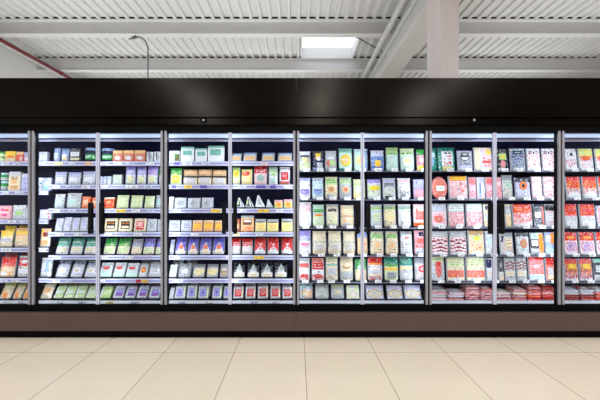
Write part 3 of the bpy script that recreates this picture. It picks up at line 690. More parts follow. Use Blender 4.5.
row(4, 6, [('block', 'white pack with red square', 'w', 'r .82 .1 1 .9 C;r 0 .9 1 1 s', [(.16,.14,.82,.76,'R','x .1 .1 .9 .9 P 4;e .5 .5 .2 .2 r','label')], [(232.8,243,288),(245.2,255.2,287.5),(257.5,268,287.2),(270.3,280.3,287.2),(282.4,292.4,288)])], 26)
# door 5
row(5, 0, [('pouch', 'white pouch with black cap and lemon base', 'w', 'r 0 .84 1 1 W;r .1 .7 .9 .84 D;e .55 .55 .3 .12 w;r 0 .05 1 .45 h;x .1 .25 .6 .45 K 2', [(.3,.5,.9,.68,'Y','e .6 .5 .3 .3 w','round_label')], [(299,311,152)]),
           ('pouch', 'navy pouch with yellow top', 'N', 'r 0 .8 1 1 D;r .3 .6 .7 .9 Y;r 0 0 1 .15 b', [(.35,.52,.72,.72,'W','','round_label'),(.4,.12,.9,.42,'w','x .1 .1 .9 .9 b 2','label')], [(312.5,324,151.5)]),
           ('pouch', 'grey pouch with round white top', 's', 'e .5 .78 .42 .2 w;e .3 .4 .2 .14 r;e .65 .42 .25 .16 g', [(.25,.6,.8,.72,'W','x .1 .1 .9 .9 m 1','label')], [(325,337,151.5)]),
           ('pouch', 'mint pouch with large yellow disc', 'M', 'r 0 .85 1 1 t;r 0 0 1 .12 T', [(.14,.22,.86,.74,'Y','e .5 .5 .3 .3 o;x .1 .4 .9 .6 W 1','round_label')], [(338.8,353,149)]),
           ('pouch', 'pale mint pouch with pale gold disc', 'M', 'r 0 .85 1 1 q;r .8 0 1 1 b', [(.14,.25,.8,.7,'y','e .5 .5 .3 .3 o','round_label')], [(354,368.5,149.5)])], 6)
row(5, 1, [('pouch', 'white pouch with purple swoosh', 'W', 'r 0 .86 1 1 L;e .5 .35 .4 .14 v', [(.15,.4,.85,.56,'V','r 0 .5 1 1 W','round_label'),(.2,.06,.7,.2,'w','x .1 .1 .9 .9 S 1','label')], [(299,310.8,178.5)]),
           ('pouch', 'pale teal pouch with purple swoosh', 'q', 'r 0 .86 1 1 L;e .5 .35 .4 .14 b', [(.15,.4,.85,.56,'V','r 0 .5 1 1 q','round_label'),(.2,.06,.7,.2,'w','x .1 .1 .9 .9 S 1','label')], [(312,324,178.5)]),
           ('pouch', 'cream pouch with green header', 'C', 'r 0 .68 1 .94 g;x .1 .75 .9 .9 G 2', [(.22,.3,.78,.6,'o','e .5 .5 .3 .3 u','round_label'),(.2,.08,.7,.24,'w','x .1 .1 .9 .9 S 1','label')], [(325,338.2,177.5)]),
           ('pouch', 'greyish pouch with peach face', 's', 'r 0 .7 1 .94 g;x .1 .75 .9 .9 S 2', [(.22,.3,.78,.6,'o','e .5 .5 .3 .3 r','round_label')], [(339.4,352.4,178)]),
           ('pouch', 'lemon green pouch', 'h', 'd 0 0 1 .5 Y .3;r 0 .7 1 .85 g;r 0 0 1 .12 Y', [(.2,.35,.85,.62,'W','x .1 .1 .9 .9 G 3','label')], [(353.4,366,180)])], 6)
row(5, 2, [('pouch', 'tall white pouch with magenta print', 'W', 'r 0 .8 1 .96 p;d .1 .62 .9 .8 m .35', [(.15,.62,.85,.8,'p','x .1 .1 .9 .9 m 2','round_label'),(.3,.06,.8,.18,'W','x .1 .1 .9 .9 S 1','label')], [(298.8,311.8,202.8)]),
           ('pouch', 'white pouch with green lettering', 'w', 'r 0 .78 1 1 M;r 0 0 1 .5 h;d .1 .1 .9 .5 q .3', [(.1,.68,.9,.82,'G','x .1 .1 .9 .9 h 1','label'),(.2,.5,.8,.6,'O','','label')], [(312.6,324.8,205.5)]),
           ('pouch', 'clear framed pouch of pale cheese', 's', 'r .12 .12 .88 .92 C;d .12 .12 .88 .6 h .4', [(.18,.7,.82,.82,'D','x .1 .1 .9 .9 C 1','label')], [(326,339.2,205)]),
           ('pouch', 'beige pouch in two sections', 'c', 'r 0 .48 1 .54 U;d .1 .1 .9 .9 o .25', [(.1,.7,.9,.84,'C','x .1 .1 .9 .9 R 1','label'),(.15,.08,.6,.2,'w','x .1 .1 .9 .9 S 1','label')], [(340.5,354.8,206)])], 6)
row(5, 3, [('pouch', 'lilac pouch with magenta swoosh', 'W', 'r 0 .58 1 1 L;r 0 .8 1 1 v', [(.15,.36,.85,.6,'m','r 0 .6 1 1 W;x .1 .1 .9 .4 W 1','round_label'),(.2,.08,.7,.22,'W','x .1 .1 .9 .9 S 1','label')], [(299,311.3,231.5)]),
           ('pouch', 'beige grated cheese pouch', 'c', 'r 0 .8 1 .94 C;d .05 .1 .95 .75 C .4;r .05 .54 .95 .6 t', [(.2,.24,.8,.46,'w','x .1 .1 .9 .9 u 3','label')], [(312.3,327,232),(328,342,232),(343,356,232.3)]),
           ('pouch', 'peach pouch with orange spot', 'o', 'd .1 .1 .9 .9 C .5;r 0 .8 1 1 b', [(.3,.4,.75,.6,'O','e .5 .5 .25 .25 X','round_label')], [(357.5,368.5,233)])], 6)
row(5, 4, [('pouch', 'white pouch with red lettering', 'W', 'r 0 .86 1 1 w;d 0 .04 1 .3 r .5', [(.12,.55,.88,.8,'r','x .1 .1 .9 .9 R 3;r 0 0 1 .2 W','label'),(.15,.16,.85,.32,'R','x .1 .1 .9 .9 C 1','round_label')], [(298.8,310.3,259)]),
           ('pouch', 'red topped white pouch', 'W', 'r 0 .66 1 1 r;d 0 .04 1 .3 r .5', [(.1,.52,.9,.8,'R','x .1 .1 .9 .9 W 2','label'),(.15,.14,.85,.32,'R','x .1 .1 .9 .9 C 1','round_label')], [(311.4,324.8,259)]),
           ('pouch', 'cream pouch with thin green arc', 'C', 'r 0 .68 1 .74 t;d .1 .1 .9 .6 s .3;r 0 .86 1 1 h', [(.2,.3,.8,.55,'w','x .1 .1 .9 .9 S 3','label')], [(325.6,338.6,258.3)]),
           ('pouch', 'cream pouch with brown smile mark', 'C', 'r 0 .8 1 1 c;r 0 .1 1 .4 s', [(.2,.52,.8,.78,'u','e .5 .75 .5 .4 C','round_label')], [(340,354,258)]),
           ('pouch', 'white pouch with bright green top', 'C', 'r 0 .56 1 1 G;d .1 .1 .9 .5 o .25', [(.2,.5,.8,.75,'M','x .1 .1 .9 .9 G 2','round_label')], [(355.2,367.5,260)])], 6)
row(5, 5, [('pouch', 'clear bag of beige bread rounds', 'w', 'r 0 .7 1 1 q;e .55 .35 .44 .26 o;e .4 .3 .2 .14 C;r .2 .1 .3 .8 T', [(.5,.5,.85,.7,'W','x .1 .1 .9 .9 S 2','label')], [(299,313.3,284.5)]),
           ('pouch', 'grey green salad bag', 'w', 'd .05 .05 .95 .9 h .4;d .05 .05 .95 .9 w .3', [(.3,.35,.75,.65,'w','x .1 .1 .9 .9 G 2','label')], [(315,329.5,286)]),
           ('pouch', 'white and grey striped bag', 'w', 's 0 .1 1 .8 s 5;r 0 .82 1 1 h', [(.25,.3,.75,.6,'C','x .1 .1 .9 .9 D 2','label')], [(331,345,286)]),
           ('tray', 'clear pack with rounded beige flatbread', 'h', 'e .5 .36 .42 .34 c;d .15 .1 .85 .65 s .25', [(.25,.76,.75,.92,'w','x .1 .1 .9 .9 S 1','label')], [(346.5,360,286)])], 24)
row(6, 5, [('tray', 'lilac white pack with oval beige flatbread', 'l', 'r 0 .7 1 1 L;e .5 .38 .44 .32 u;e .5 .36 .38 .26 c;d .2 .15 .8 .6 s .35', [(.25,.76,.75,.92,'w','x .1 .1 .9 .9 V 1','label')], [(366.5,384.3,286),(387.5,403.5,286),(405,422,286)])], 24)
# door 6
row(6, 0, [('pouch', 'blue pouch with square yellow label', 'b', 'r 0 .74 1 1 l;r .06 .1 .94 .7 B;d .06 .1 .94 .7 b .5', [(.3,.22,.72,.52,'Y','x .1 .1 .9 .9 O 2','label'),(.2,.04,.8,.14,'W','','label')], [(371,385,151)]),
           ('pouch', 'tall mint pouch with green header', 'M', 'r 0 .7 1 1 g;d .1 .72 .9 .8 G .6;r 0 .1 .1 .7 t;r .9 .1 1 .7 t', [(.25,.25,.75,.62,'w','e .5 .5 .3 .3 M','window')], [(386.3,399.3,148)]),
           ('pouch', 'mint pouch with wide white window', 'M', 'r 0 .72 1 1 h;x .1 .74 .9 .84 G 2;r 0 0 1 .1 b', [(.14,.18,.86,.66,'W','e .5 .6 .3 .25 y;d .2 .2 .8 .5 r .2','window')], [(400.6,415.5,149)]),
           ('pouch', 'slim pouch in pink, green and yellow', 'P', 'r 0 .75 1 1 G;r 0 0 1 .24 Y;d .1 .3 .9 .7 m .3', [(.2,.4,.8,.62,'p','','round_label')], [(417.3,428,150)])], 6)
row(6, 1, [('pouch', 'lemon and green labelled pouch', 'w', 'r 0 .82 1 1 v;r 0 .45 1 .72 g;d .1 .1 .9 .4 h .4', [(.15,.45,.9,.7,'Y','x .1 .1 .9 .9 G 2','round_label'),(.4,.05,.9,.2,'W','x .1 .1 .9 .9 S 1','label')], [(367.5,382,180)]),
           ('pouch', 'white pouch with dark grey lettering', 'w', 'r 0 .82 1 .96 L;d .1 .2 .9 .5 h .3', [(.1,.62,.9,.8,'S','x .1 .1 .9 .9 K 2','label'),(.2,.05,.7,.16,'D','','label')], [(383,396.8,178.8)]),
           ('pouch', 'bright white pouch with two line print', 'W', 'r 0 .85 1 .97 p;x .15 .2 .85 .4 S 3', [(.12,.62,.88,.8,'W','x .1 .1 .9 .9 D 2','label'),(.2,.1,.6,.3,'s','x .1 .1 .9 .9 D 2','label')], [(398,411.8,178.8)]),
           ('pouch', 'lilac pouch with pink front', 'L', 'r .1 .1 .9 .5 P;r .1 .5 .9 .8 s', [(.2,.5,.8,.7,'v','x .1 .1 .9 .9 W 2','label')], [(414,427,180)])], 6)
row(6, 2, [('pouch', 'white pouch with green edged top', 'w', 'r 0 .78 1 .9 g;x .1 .78 .9 .9 G 1;d .1 .1 .9 .5 M .3', [(.2,.3,.8,.64,'h','x .1 .1 .9 .9 S 3','label')], [(371,383,205.3)]),
           ('pouch', 'pale cream pouch with green edged top', 'C', 'r 0 .78 1 .9 g;x .1 .78 .9 .9 G 1;r 0 .9 1 1 w', [(.15,.2,.85,.7,'y','d 0 0 1 1 C .4','window')], [(384.3,397,205)]),
           ('pouch', 'milky white pouch with green edged top', 'W', 'r 0 .8 1 .9 M;x .1 .8 .9 .9 G 1', [(.15,.2,.85,.7,'W','x .2 .4 .8 .6 M 2','window')], [(398.5,412.2,205)]),
           ('pouch', 'pale pouch with red meat and orange base', 'p', 'r .15 .35 .9 .7 r;r 0 .05 1 .2 A;r .2 .7 .4 .85 R', [(.3,.76,.9,.94,'W','x .1 .1 .9 .9 S 2','label'),(.5,.06,.9,.18,'O','','label')], [(414,427.5,205)])], 6)
row(6, 3, [('pouch', 'cream pouch with green top and orange face', 'C', 'r 0 .7 1 .92 g;x .1 .76 .9 .88 G 2;d .1 .1 .9 .6 o .25', [(.2,.24,.8,.6,'c','e .5 .5 .3 .3 o','round_label')], [(370.5,384.8,232),(386,399.3,232)]),
           ('pouch', 'plain milky pouch with red mark', 'W', 'e .5 .75 .1 .05 r;d .1 .1 .9 .6 w .5;r 0 .9 1 1 s', [(.25,.15,.7,.4,'W','x .1 .1 .9 .9 S 2','label')], [(401,413.5,232.3)]),
           ('pouch', 'pink pouch with dark window', 'P', 'r .4 .8 .8 .95 N;r .1 .1 .9 .3 w;d .1 .3 .9 .7 r .5', [(.2,.45,.8,.7,'r','d 0 0 1 1 R .3','window')], [(415,427.5,231.5)])], 6)
row(6, 4, [('pouch', 'puffed bag with red brown top', 'w', 'r 0 .8 1 1 R;r 0 .72 1 .8 O;d .1 .06 .9 .24 R .5;r 0 .24 1 .3 y', [(.2,.46,.8,.7,'W','x .1 .1 .9 .9 r 3','label')], [(367.8,383.6,258.5)]),
           ('pouch', 'dark green bag with yellow band', 'h', 'r 0 .62 1 1 T;r 0 .62 1 .74 G;r 0 .46 1 .6 Y', [(.2,.12,.85,.4,'s','x .1 .1 .9 .9 D 3','label')], [(384.6,399.2,258)]),
           ('pouch', 'teal topped bag with white base', 'w', 'r 0 .66 1 1 T;d 0 .7 1 .95 t .4;r 0 .48 1 .62 y', [(.2,.08,.85,.34,'W','x .1 .1 .9 .9 S 3','label')], [(400.3,414,258)]),
           ('pouch', 'grey pink bag with red mark', 's', 'd .1 .1 .9 .9 p .4;r 0 .8 1 1 S', [(.3,.4,.9,.7,'R','e .5 .5 .3 .3 P','round_label')], [(415.3,427.5,259)])], 6)
# door 7
row(7, 0, [('pouch', 'slim teal and blue pouch', 'T', 'r 0 .2 .5 .9 b;r 0 .1 .3 .4 h', [(.2,.6,.7,.8,'q','','label')], [(430,438,148.5)]),
           ('pouch', 'teal pouch with white card of red dots', 'T', 'd 0 0 1 1 t .25', [(.2,.22,.84,.86,'W','x .15 .8 .85 .9 D 1;d .15 .6 .85 .72 R .6;d .15 .38 .85 .5 m .6;d .15 .15 .85 .27 R .6','card'),(.24,.03,.8,.2,'y','x .1 .1 .9 .9 G 1','label')], [(438.8,456.8,148)]),
           ('tray', 'lilac grey pack with dark round emblem', 'L', 'r .1 .3 .9 .92 S;r 0 0 1 .12 w;d .1 .2 .9 .4 N .2', [(.24,.5,.78,.94,'D','r .1 .1 .9 .42 W;e .5 .75 .35 .15 s','round_label'),(.2,.02,.8,.14,'W','x .1 .1 .9 .9 D 1','label')], [(457.8,473.3,151)]),
           ('tray', 'cream tray with pink sliced meat side', 'c', 'r .42 .12 .94 .94 p;d .42 .14 .94 .6 r .35;e .8 .8 .15 .12 Y;r .36 .1 .42 .94 W', [(.46,.34,.92,.44,'R','d 0 0 1 1 r .4','label'),(.34,.0,.72,.1,'W','x .1 .1 .9 .9 D 1','label')], [(474.4,493.4,147.8)])], 6)
row(7, 1, [('round', 'round pack of sliced salami', 'r', 'd 0 0 1 1 P .4;e .5 .5 .36 .36 r;d .1 .1 .9 .9 O .15', [(.3,.36,.82,.6,'W','x .1 .1 .9 .9 T 1','label')], [(431.8,448.3,176.8)]),
           ('tray', 'clear pack of pink ham under orange header', 'p', 'r 0 .8 1 1 O;d .05 .1 .48 .75 P .5;d .54 .1 .95 .75 r .4;r .48 .1 .53 .8 w', [(.1,.84,.9,.96,'Y','x .1 .1 .9 .9 U 1','label'),(.4,.02,.75,.14,'W','x .1 .1 .9 .9 S 1','label')], [(449,468.6,176.3)]),
           ('tray', 'pink sliced ham pack', 'P', 'r 0 .7 1 .95 r;d .1 .1 .9 .9 m .2;r 0 0 1 .1 w', [(.15,.4,.8,.6,'p','x .1 .1 .9 .9 m 2','label')], [(469.3,477,177.5),(486.2,495.5,177.5)]),
           ('tray', 'blue striped ham pack', 'p', 'r .2 .1 .5 .9 b;r .4 .3 .5 .9 B;r 0 .75 1 .95 L', [(.5,.3,.95,.6,'W','x .1 .1 .9 .9 B 2','label')], [(477.6,485.6,177.5)])], 6)
row(7, 2, [('tray', 'white topped pack of pink meat', 'p', 'r 0 .68 1 1 w;d .1 .1 .9 .6 P .5;e .45 .36 .3 .16 r', [(.1,.72,.7,.9,'l','x .1 .1 .9 .9 T 2','label'),(.2,.02,.8,.16,'W','x .1 .1 .9 .9 S 1','label')], [(431.8,447.8,204)]),
           ('tray', 'double ham pack with two white labels', 'P', 'r 0 .68 1 1 M;d .05 .14 .95 .6 r .3;d .05 .14 .95 .6 p .4;r .48 0 .52 1 w', [(.05,.72,.47,.94,'W','x .1 .1 .9 .9 T 2','label'),(.53,.72,.95,.94,'W','x .1 .1 .9 .9 T 2','label'),(.5,.02,.9,.15,'W','','label')], [(448.6,465.4,204),(466.6,483.6,204)]),
           ('tray', 'slim cream pack with navy spot', 'C', 'e .6 .84 .3 .1 N;d .1 .1 .9 .6 o .3', [(.2,.3,.8,.55,'w','','label')], [(484.3,490.5,204.5)])], 6)
row(7, 3, [('tray', 'grey pack of dark striped bacon', 'p', 'r 0 .74 1 1 s;s .03 .12 .97 .72 X 4;r 0 .4 1 .46 w', [(.1,.8,.8,.94,'w','x .1 .1 .9 .9 D 1','label'),(.15,.02,.8,.14,'W','x .1 .1 .9 .9 S 1','label')], [(431.8,449,231.5),(450,467.7,231.3)]),
           ('tray', 'beige pack with yellow green star', 'c', 'r 0 .82 1 1 u;d .1 .1 .9 .6 o .4;d .2 .2 .8 .5 r .2', [(.3,.56,.78,.82,'g','e .5 .5 .3 .3 Y','round_label'),(.2,.02,.8,.14,'W','x .1 .1 .9 .9 S 1','label')], [(468.6,485.6,231)]),
           ('pouch', 'pale cream white pouch', 'w', 'd .1 .1 .9 .9 W .5', [(.2,.5,.8,.7,'q','','label')], [(486.6,496,232)])], 6)
row(7, 4, [('pouch', 'white pouch with red sausage print', 'w', 'r 0 .8 1 1 h;e .5 .5 .22 .34 r;e .5 .74 .22 .1 R', [(.35,.3,.7,.6,'R','d 0 0 1 1 P .4','round_label'),(.2,.02,.8,.14,'W','x .1 .1 .9 .9 S 1','label')], [(431.8,446.5,258)]),
           ('tray', 'cream green pack with orange red meat', 'C', 'r .06 .16 .94 .46 r;d .06 .16 .94 .46 A .3;r 0 .9 1 1 h', [(.1,.6,.9,.86,'h','x .15 .3 .85 .7 D 2','label'),(.25,.02,.75,.13,'W','x .1 .1 .9 .9 S 1','label')], [(447,465.7,257.5),(466.5,486.2,257.5)]),
           ('tray', 'white pack with navy corner', 'w', 'r 0 .6 .5 .95 N;d .1 .1 .9 .5 o .3', [(.4,.4,.95,.6,'W','x .1 .1 .9 .9 S 2','label')], [(487,498.3,258.5)])], 6)
# door 8
row(8, 0, [('tray', 'dark pack with lemon green label', 'K', 'r .1 .6 .9 .95 D;r 0 0 1 .12 w', [(.15,.5,.85,.78,'g','r .2 .3 .8 .7 Y','label'),(.25,.14,.75,.48,'P','d 0 0 1 1 r .3','window')], [(498.3,508.8,149)]),
           ('tray', 'blue grey pack with slanted dark stripes', 'S', 's .1 .2 .9 .9 D 5;r 0 .9 1 1 q;d .1 .1 .9 .9 b .3', [(.2,.74,.8,.9,'N','r .2 .4 .8 .6 q','label'),(.2,.02,.8,.13,'W','','label')], [(510.8,526.3,148.8)]),
           ('tray', 'white pack with pink dotted print', 'W', 'd .08 .15 .92 .9 P .5;x .1 .74 .9 .9 D 2', [(.4,.7,.64,.92,'W','e .5 .5 .3 .3 D','round_label'),(.2,.02,.8,.13,'W','x .1 .1 .9 .9 S 1','label')], [(527.4,541.8,148.8),(543,556.3,148.8)])], 6)
row(8, 1, [('tray', 'narrow pink ham pack', 'P', 'd .1 .1 .9 .9 r .3', [(.2,.6,.8,.8,'p','','label')], [(497.3,502.6,177.5)]),
           ('pouch', 'upright white beige pouch', 'w', 'r 0 .8 1 1 s;d .1 .1 .9 .7 C .4', [(.25,.5,.8,.75,'M','x .1 .1 .9 .9 D 2','label')], [(503.6,514.8,175.8)]),
           ('tray', 'lilac pack with orange food', 'L', 'r 0 .8 1 1 D;d .1 .1 .9 .4 l .4', [(.28,.44,.82,.82,'O','d 0 0 1 1 r .4;e .5 .5 .2 .2 N','round_label'),(.2,.04,.8,.2,'w','x .1 .1 .9 .9 D 1','label')], [(515.8,531.3,178)]),
           ('tray', 'pink and white striped ham pack', 'p', 's 0 .1 1 .95 P 4;r .7 .1 .8 .95 W;r 0 0 1 .1 w', [(.2,.4,.7,.64,'W','x .1 .1 .9 .9 m 2','label')], [(532.6,543.5,176.8),(544.4,556.3,176.8)])], 6)
row(8, 2, [('tray', 'slim cream meat pack', 'C', 'r 0 .6 1 .9 s;d .1 .1 .9 .5 o .4', [(.2,.6,.8,.8,'w','','label')], [(506,512.3,204.5)]),
           ('tray', 'wide pack with red header and pink meat', 'p', 'r 0 .64 1 1 R;d .08 .2 .92 .64 r .6;d 0 .64 1 .95 A .3;r 0 0 1 .12 w', [(.1,.7,.5,.88,'A','x .1 .1 .9 .9 W 2','label'),(.2,.02,.8,.13,'W','x .1 .1 .9 .9 S 1','label')], [(513,533.8,204.3)]),
           ('tray', 'dark grey pack with white label', 'D', 'd .1 .1 .9 .9 S .4;r .8 .1 1 .9 r;r 0 0 1 .1 w', [(.1,.42,.66,.66,'W','x .1 .1 .9 .9 D 2','label'),(.2,.02,.8,.12,'W','','label')], [(534.8,545.5,204.5)]),
           ('tray', 'grey and rose pack', 's', 'r 0 .72 1 .95 K;d .1 .1 .9 .7 P .4', [(.3,.3,.8,.6,'w','x .1 .1 .9 .9 X 2','label')], [(546.3,556.3,204.5)])], 6)
row(8, 3, [('tray', 'white and beige sliced pack', 'w', 'r 0 .84 1 1 S;d .1 .1 .9 .6 o .35;r .1 .6 .3 .84 N', [(.45,.4,.9,.75,'C','x .1 .1 .9 .9 U 2','label'),(.3,.02,.8,.15,'W','','label')], [(500.5,514.3,233)]),
           ('tray', 'white pack with brown slice window', 'w', 'r 0 .84 1 1 D;d .1 .1 .9 .6 q .3', [(.3,.3,.85,.72,'u','d 0 0 1 1 r .4','window'),(.3,.02,.8,.15,'W','','label')], [(517,530,233)]),
           ('tray', 'dark pack with orange panel', 'w', 'r 0 .3 .6 .7 D;r .6 .1 .95 .95 O;r 0 .75 .6 1 q;r 0 0 1 .14 S', [(.08,.42,.56,.66,'W','x .1 .1 .9 .9 D 2','label')], [(531.3,545.3,233)]),
           ('tray', 'pale blue pack with orange corner', 'b', 'r .5 .5 1 .95 O;r 0 0 1 .3 q;d .1 .3 .6 .9 w .5', [(.1,.6,.5,.85,'W','x .1 .1 .9 .9 B 2','label')], [(546.2,556.3,232.5)])], 6)
row(8, 4, [('tray', 'dark pack with cream base', 'D', 'r 0 0 1 .4 C;e .5 .7 .3 .12 S', [(.2,.2,.8,.4,'w','','label')], [(499.3,504.6,258.5)]),
           ('tray', 'grey white pack with red brown slices', 'w', 's .06 .5 .94 .88 X 3;d .06 .1 .94 .5 s .4;r 0 .9 1 1 s', [(.1,.24,.8,.42,'C','x .1 .1 .9 .9 D 1','label')], [(505.6,516.5,257.8),(517.3,528.2,257.5)]),
           ('tray', 'red pink pack with white base', 'r', 'r 0 .86 1 1 R;d .08 .4 .92 .86 P .4;r 0 0 1 .3 w', [(.12,.1,.85,.28,'q','x .1 .1 .9 .9 B 1','label'),(.3,.5,.7,.7,'p','d 0 0 1 1 R .3','window')], [(529.2,545.8,257.2)]),
           ('tray', 'slim red pack', 'r', 'r 0 .7 1 1 R;r .2 .3 .8 .6 w', [(.2,.1,.8,.28,'C','','label')], [(546.8,556.3,258)])], 6)
# door 9 (cut off by the frame's edge)
row(9, 0, [('tray', 'white pack with black dot mark', 'W', 'd .08 .15 .92 .55 P .4;r 0 0 1 .1 w', [(.35,.62,.7,.86,'w','e .5 .5 .3 .3 K','round_label')], [(566,578.6,149)]),
           ('tray', 'lemon topped pack with red filling', 'w', 'r 0 .66 1 1 g;d 0 .62 1 .95 Y .4;d .1 .45 .9 .66 A .6;d .1 .12 .9 .4 p .5', [(.25,.46,.75,.68,'R','d 0 0 1 1 O .4','round_label'),(.2,.02,.8,.12,'W','x .1 .1 .9 .9 S 1','label')], [(579.3,595,148.8),(596.2,611,149)])], 6)
row(9, 1, [('tray', 'red topped pack of orange red sausage', 'w', 'r 0 .5 1 1 R;d .05 .4 .95 .85 O .3;d .05 .2 .95 .5 r .4', [(.15,.06,.85,.3,'W','x .1 .1 .9 .9 S 2','label')], [(567,582.5,177),(583.5,598.6,177),(599.3,614,177)])], 6)
row(9, 2, [('tray', 'red pack with white lower half', 'w', 'r 0 .5 1 1 R;d .1 .5 .9 .9 A .4;d .1 .42 .9 .55 P .4', [(.2,.64,.8,.84,'R','x .1 .1 .9 .9 P 2','round_label'),(.15,.08,.85,.3,'W','x .1 .1 .9 .9 S 2','label')], [(565.5,578.8,204.3),(580.6,596.8,204.3)]),
           ('tray', 'lilac white edge pack', 'l', 'r .1 .2 .4 .9 P', [(.2,.1,.8,.3,'W','','label')], [(597.8,610,206)])], 6)
row(9, 3, [('tray', 'red topped pack of purple meat', 'p', 'r 0 .62 1 1 R;d .1 .15 .9 .6 x .4;d .1 .15 .9 .6 v .3', [(.2,.68,.8,.84,'O','x .1 .1 .9 .9 C 1','round_label'),(.2,.02,.8,.14,'W','','label')], [(565,579,232.3),(580.2,596,232.3),(597,611,232.3)])], 6)
row(9, 4, [('tray', 'red and brown pack with yellow print', 'X', 'r 0 .8 1 1 R;d .05 .3 .95 .8 O .4;d .05 .1 .95 .4 P .5;r 0 0 1 .12 W', [(.3,.56,.85,.76,'Y','x .1 .1 .9 .9 X 2','label')], [(565.5,579.4,258.8),(580.3,593.5,258.8)]),
           ('tray', 'dark pack with grey green label', 'D', 'r 0 .84 1 1 t;r 0 0 1 .3 s', [(.15,.4,.85,.7,'w','x .1 .1 .9 .9 D 2','label')], [(594.8,609,259)])], 6)
# flat packs stacked on the bottom shelves of the meat doors
def pile(door, px0, px1, layers, depth=.15, y=0.0):
    """flat vacuum packs lying one on the other, lowest first: (look, bg, ops, label)"""
    p = .0245
    for n, (look, bg, ops, parts) in enumerate(layers):
        j = random.uniform(-.4, .4)
        row(door, 5, [('vac', look, bg, ops, parts, [(px0+j, px1+j, 290, {'h': depth*random.uniform(.97,1.0), 'lean': 90 - 2.6*n, 'dz': n*p, 'y': y + .012*n})])])
LB = lambda c, t: [(.3,.3,.7,.7,c,'x .1 .1 .9 .9 %s 2' % t,'label')]
pile(7, 432, 448, [('pale pink flat pack, lowest in the pile', 'p', 's 0 0 1 1 P 4', LB('W','D')), ('grey white flat pack, second in the pile', 's', 'd 0 0 1 1 w .5', LB('w','R')),
                   ('red striped flat pack, third in the pile', 'p', 's 0 0 1 1 r 4', LB('W','D')), ('grey pink flat pack, topmost in the pile', 's', 'd 0 0 1 1 P .4', LB('q','D'))])
pile(7, 449, 465, [('rose flat pack, lowest of the low pile', 'P', 's 0 0 1 1 x 4', LB('W','D')), ('light flat pack, middle of the low pile', 'w', 'd 0 0 1 1 p .4', LB('w','D')),
                   ('rose grey flat pack, topmost of the low pile', 'p', 'd 0 0 1 1 S .3', LB('q','D'))])
pile(7, 466, 480.5, [('dark red sausage pack, lowest under the pink heap', 'X', 's 0 0 1 1 P 5', LB('p','D')), ('pink sausage pack, second in the pink heap', 'P', 's 0 0 1 1 X 5', LB('W','D')),
                   ('bright pink sausage pack, third in the pink heap', 'r', 's 0 0 1 1 p 5', LB('W','D')), ('pink sausage pack topping the pink heap', 'P', 's 0 0 1 1 x 5', LB('w','R')), ('loose rose sausage pack crowning the pink heap', 'p', 's 0 0 1 1 r 5', LB('w','R'))])
pile(7, 481.5, 495, [('dark rose sausage pack, lowest beside the door edge', 'x', 's 0 0 1 1 p 5', LB('p','D')), ('rose sausage pack, second beside the door edge', 'P', 's 0 0 1 1 X 5', LB('W','D')),
                   ('mottled pink pack, third beside the door edge', 'p', 's 0 0 1 1 x 5', LB('W','D')), ('pink pack topping the pile beside the door edge', 'r', 's 0 0 1 1 P 5', LB('W','D'))])
pile(8, 498, 512.5, [('dark spotted sausage pack, lowest nearest the door edge', 'P', 's 0 0 1 1 X 5;d 0 0 1 1 K .15', LB('w','D')), ('brown spotted sausage pack, second nearest the door edge', 'p', 'd 0 0 1 1 X .4', LB('w','D')), ('cream flat pack topping the spotted sausages', 'p', 'd 0 0 1 1 C .5', LB('W','R'))])
pile(8, 513.5, 527.5, [('spotted red sausage pack, lowest in the middle pile', 'r', 'd 0 0 1 1 X .4;d 0 0 1 1 w .2', LB('w','D')), ('rose spotted sausage pack, second in the middle pile', 'P', 'd 0 0 1 1 X .4', LB('W','D')), ('pale cream flat pack, third in the middle pile', 'C', 'd 0 0 1 1 p .5', LB('W','R')), ('red flat pack topping the middle pile', 'r', 's 0 0 1 1 p 4', LB('p','R'))])
pile(8, 528.5, 542, [('bright red sausage pack, lowest in the red heap', 'R', 's 0 0 1 1 X 5', LB('r','D')), ('orange red sausage pack, second in the red heap', 'A', 's 0 0 1 1 R 5', LB('w','D')), ('red and white pack, third in the red heap', 'p', 's 0 0 1 1 R 4', LB('W','R')), ('red sausage pack, fourth in the red heap', 'r', 's 0 0 1 1 X 5', LB('p','D')), ('pale red pack crowning the red heap', 'P', 's 0 0 1 1 r 5', LB('p','D'))])
pile(8, 543, 556, [('deep red sausage pack, lowest by the post', 'X', 's 0 0 1 1 R 5', LB('r','D')), ('red sausage pack, second by the post', 'R', 's 0 0 1 1 r 5', LB('w','D')), ('pink red sausage pack, third by the post', 'r', 's 0 0 1 1 p 5', LB('W','R')), ('red sausage pack, fourth by the post', 'r', 's 0 0 1 1 X 5', LB('p','D')), ('dark red pack topping the pile by the post', 'x', 's 0 0 1 1 R 5', LB('p','D'))])
pile(9, 565.5, 580, [('dark brown red sausage pack, lowest right of the post', 'X', 's 0 0 1 1 x 5', LB('x','D')), ('brown red sausage pack, second right of the post', 'x', 's 0 0 1 1 X 5', LB('r','D')), ('white flat pack, third right of the post', 'w', 'd 0 0 1 1 p .3', LB('W','L')), ('lilac white flat pack topping the brown sausages', 'l', 'd 0 0 1 1 w .4', LB('W','L'))])
pile(9, 581, 595.5, [('dark brown red sausage pack, lowest in the outer pile', 'X', 's 0 0 1 1 R 5', LB('x','D')), ('red brown sausage pack, second in the outer pile', 'x', 's 0 0 1 1 X 5', LB('r','D')), ('white flat pack, third in the outer pile', 'w', 'd 0 0 1 1 p .3', LB('W','L')), ('white flat pack with red stripe topping the outer pile', 'w', 'r 0 .3 1 .6 R', LB('W','R'))])
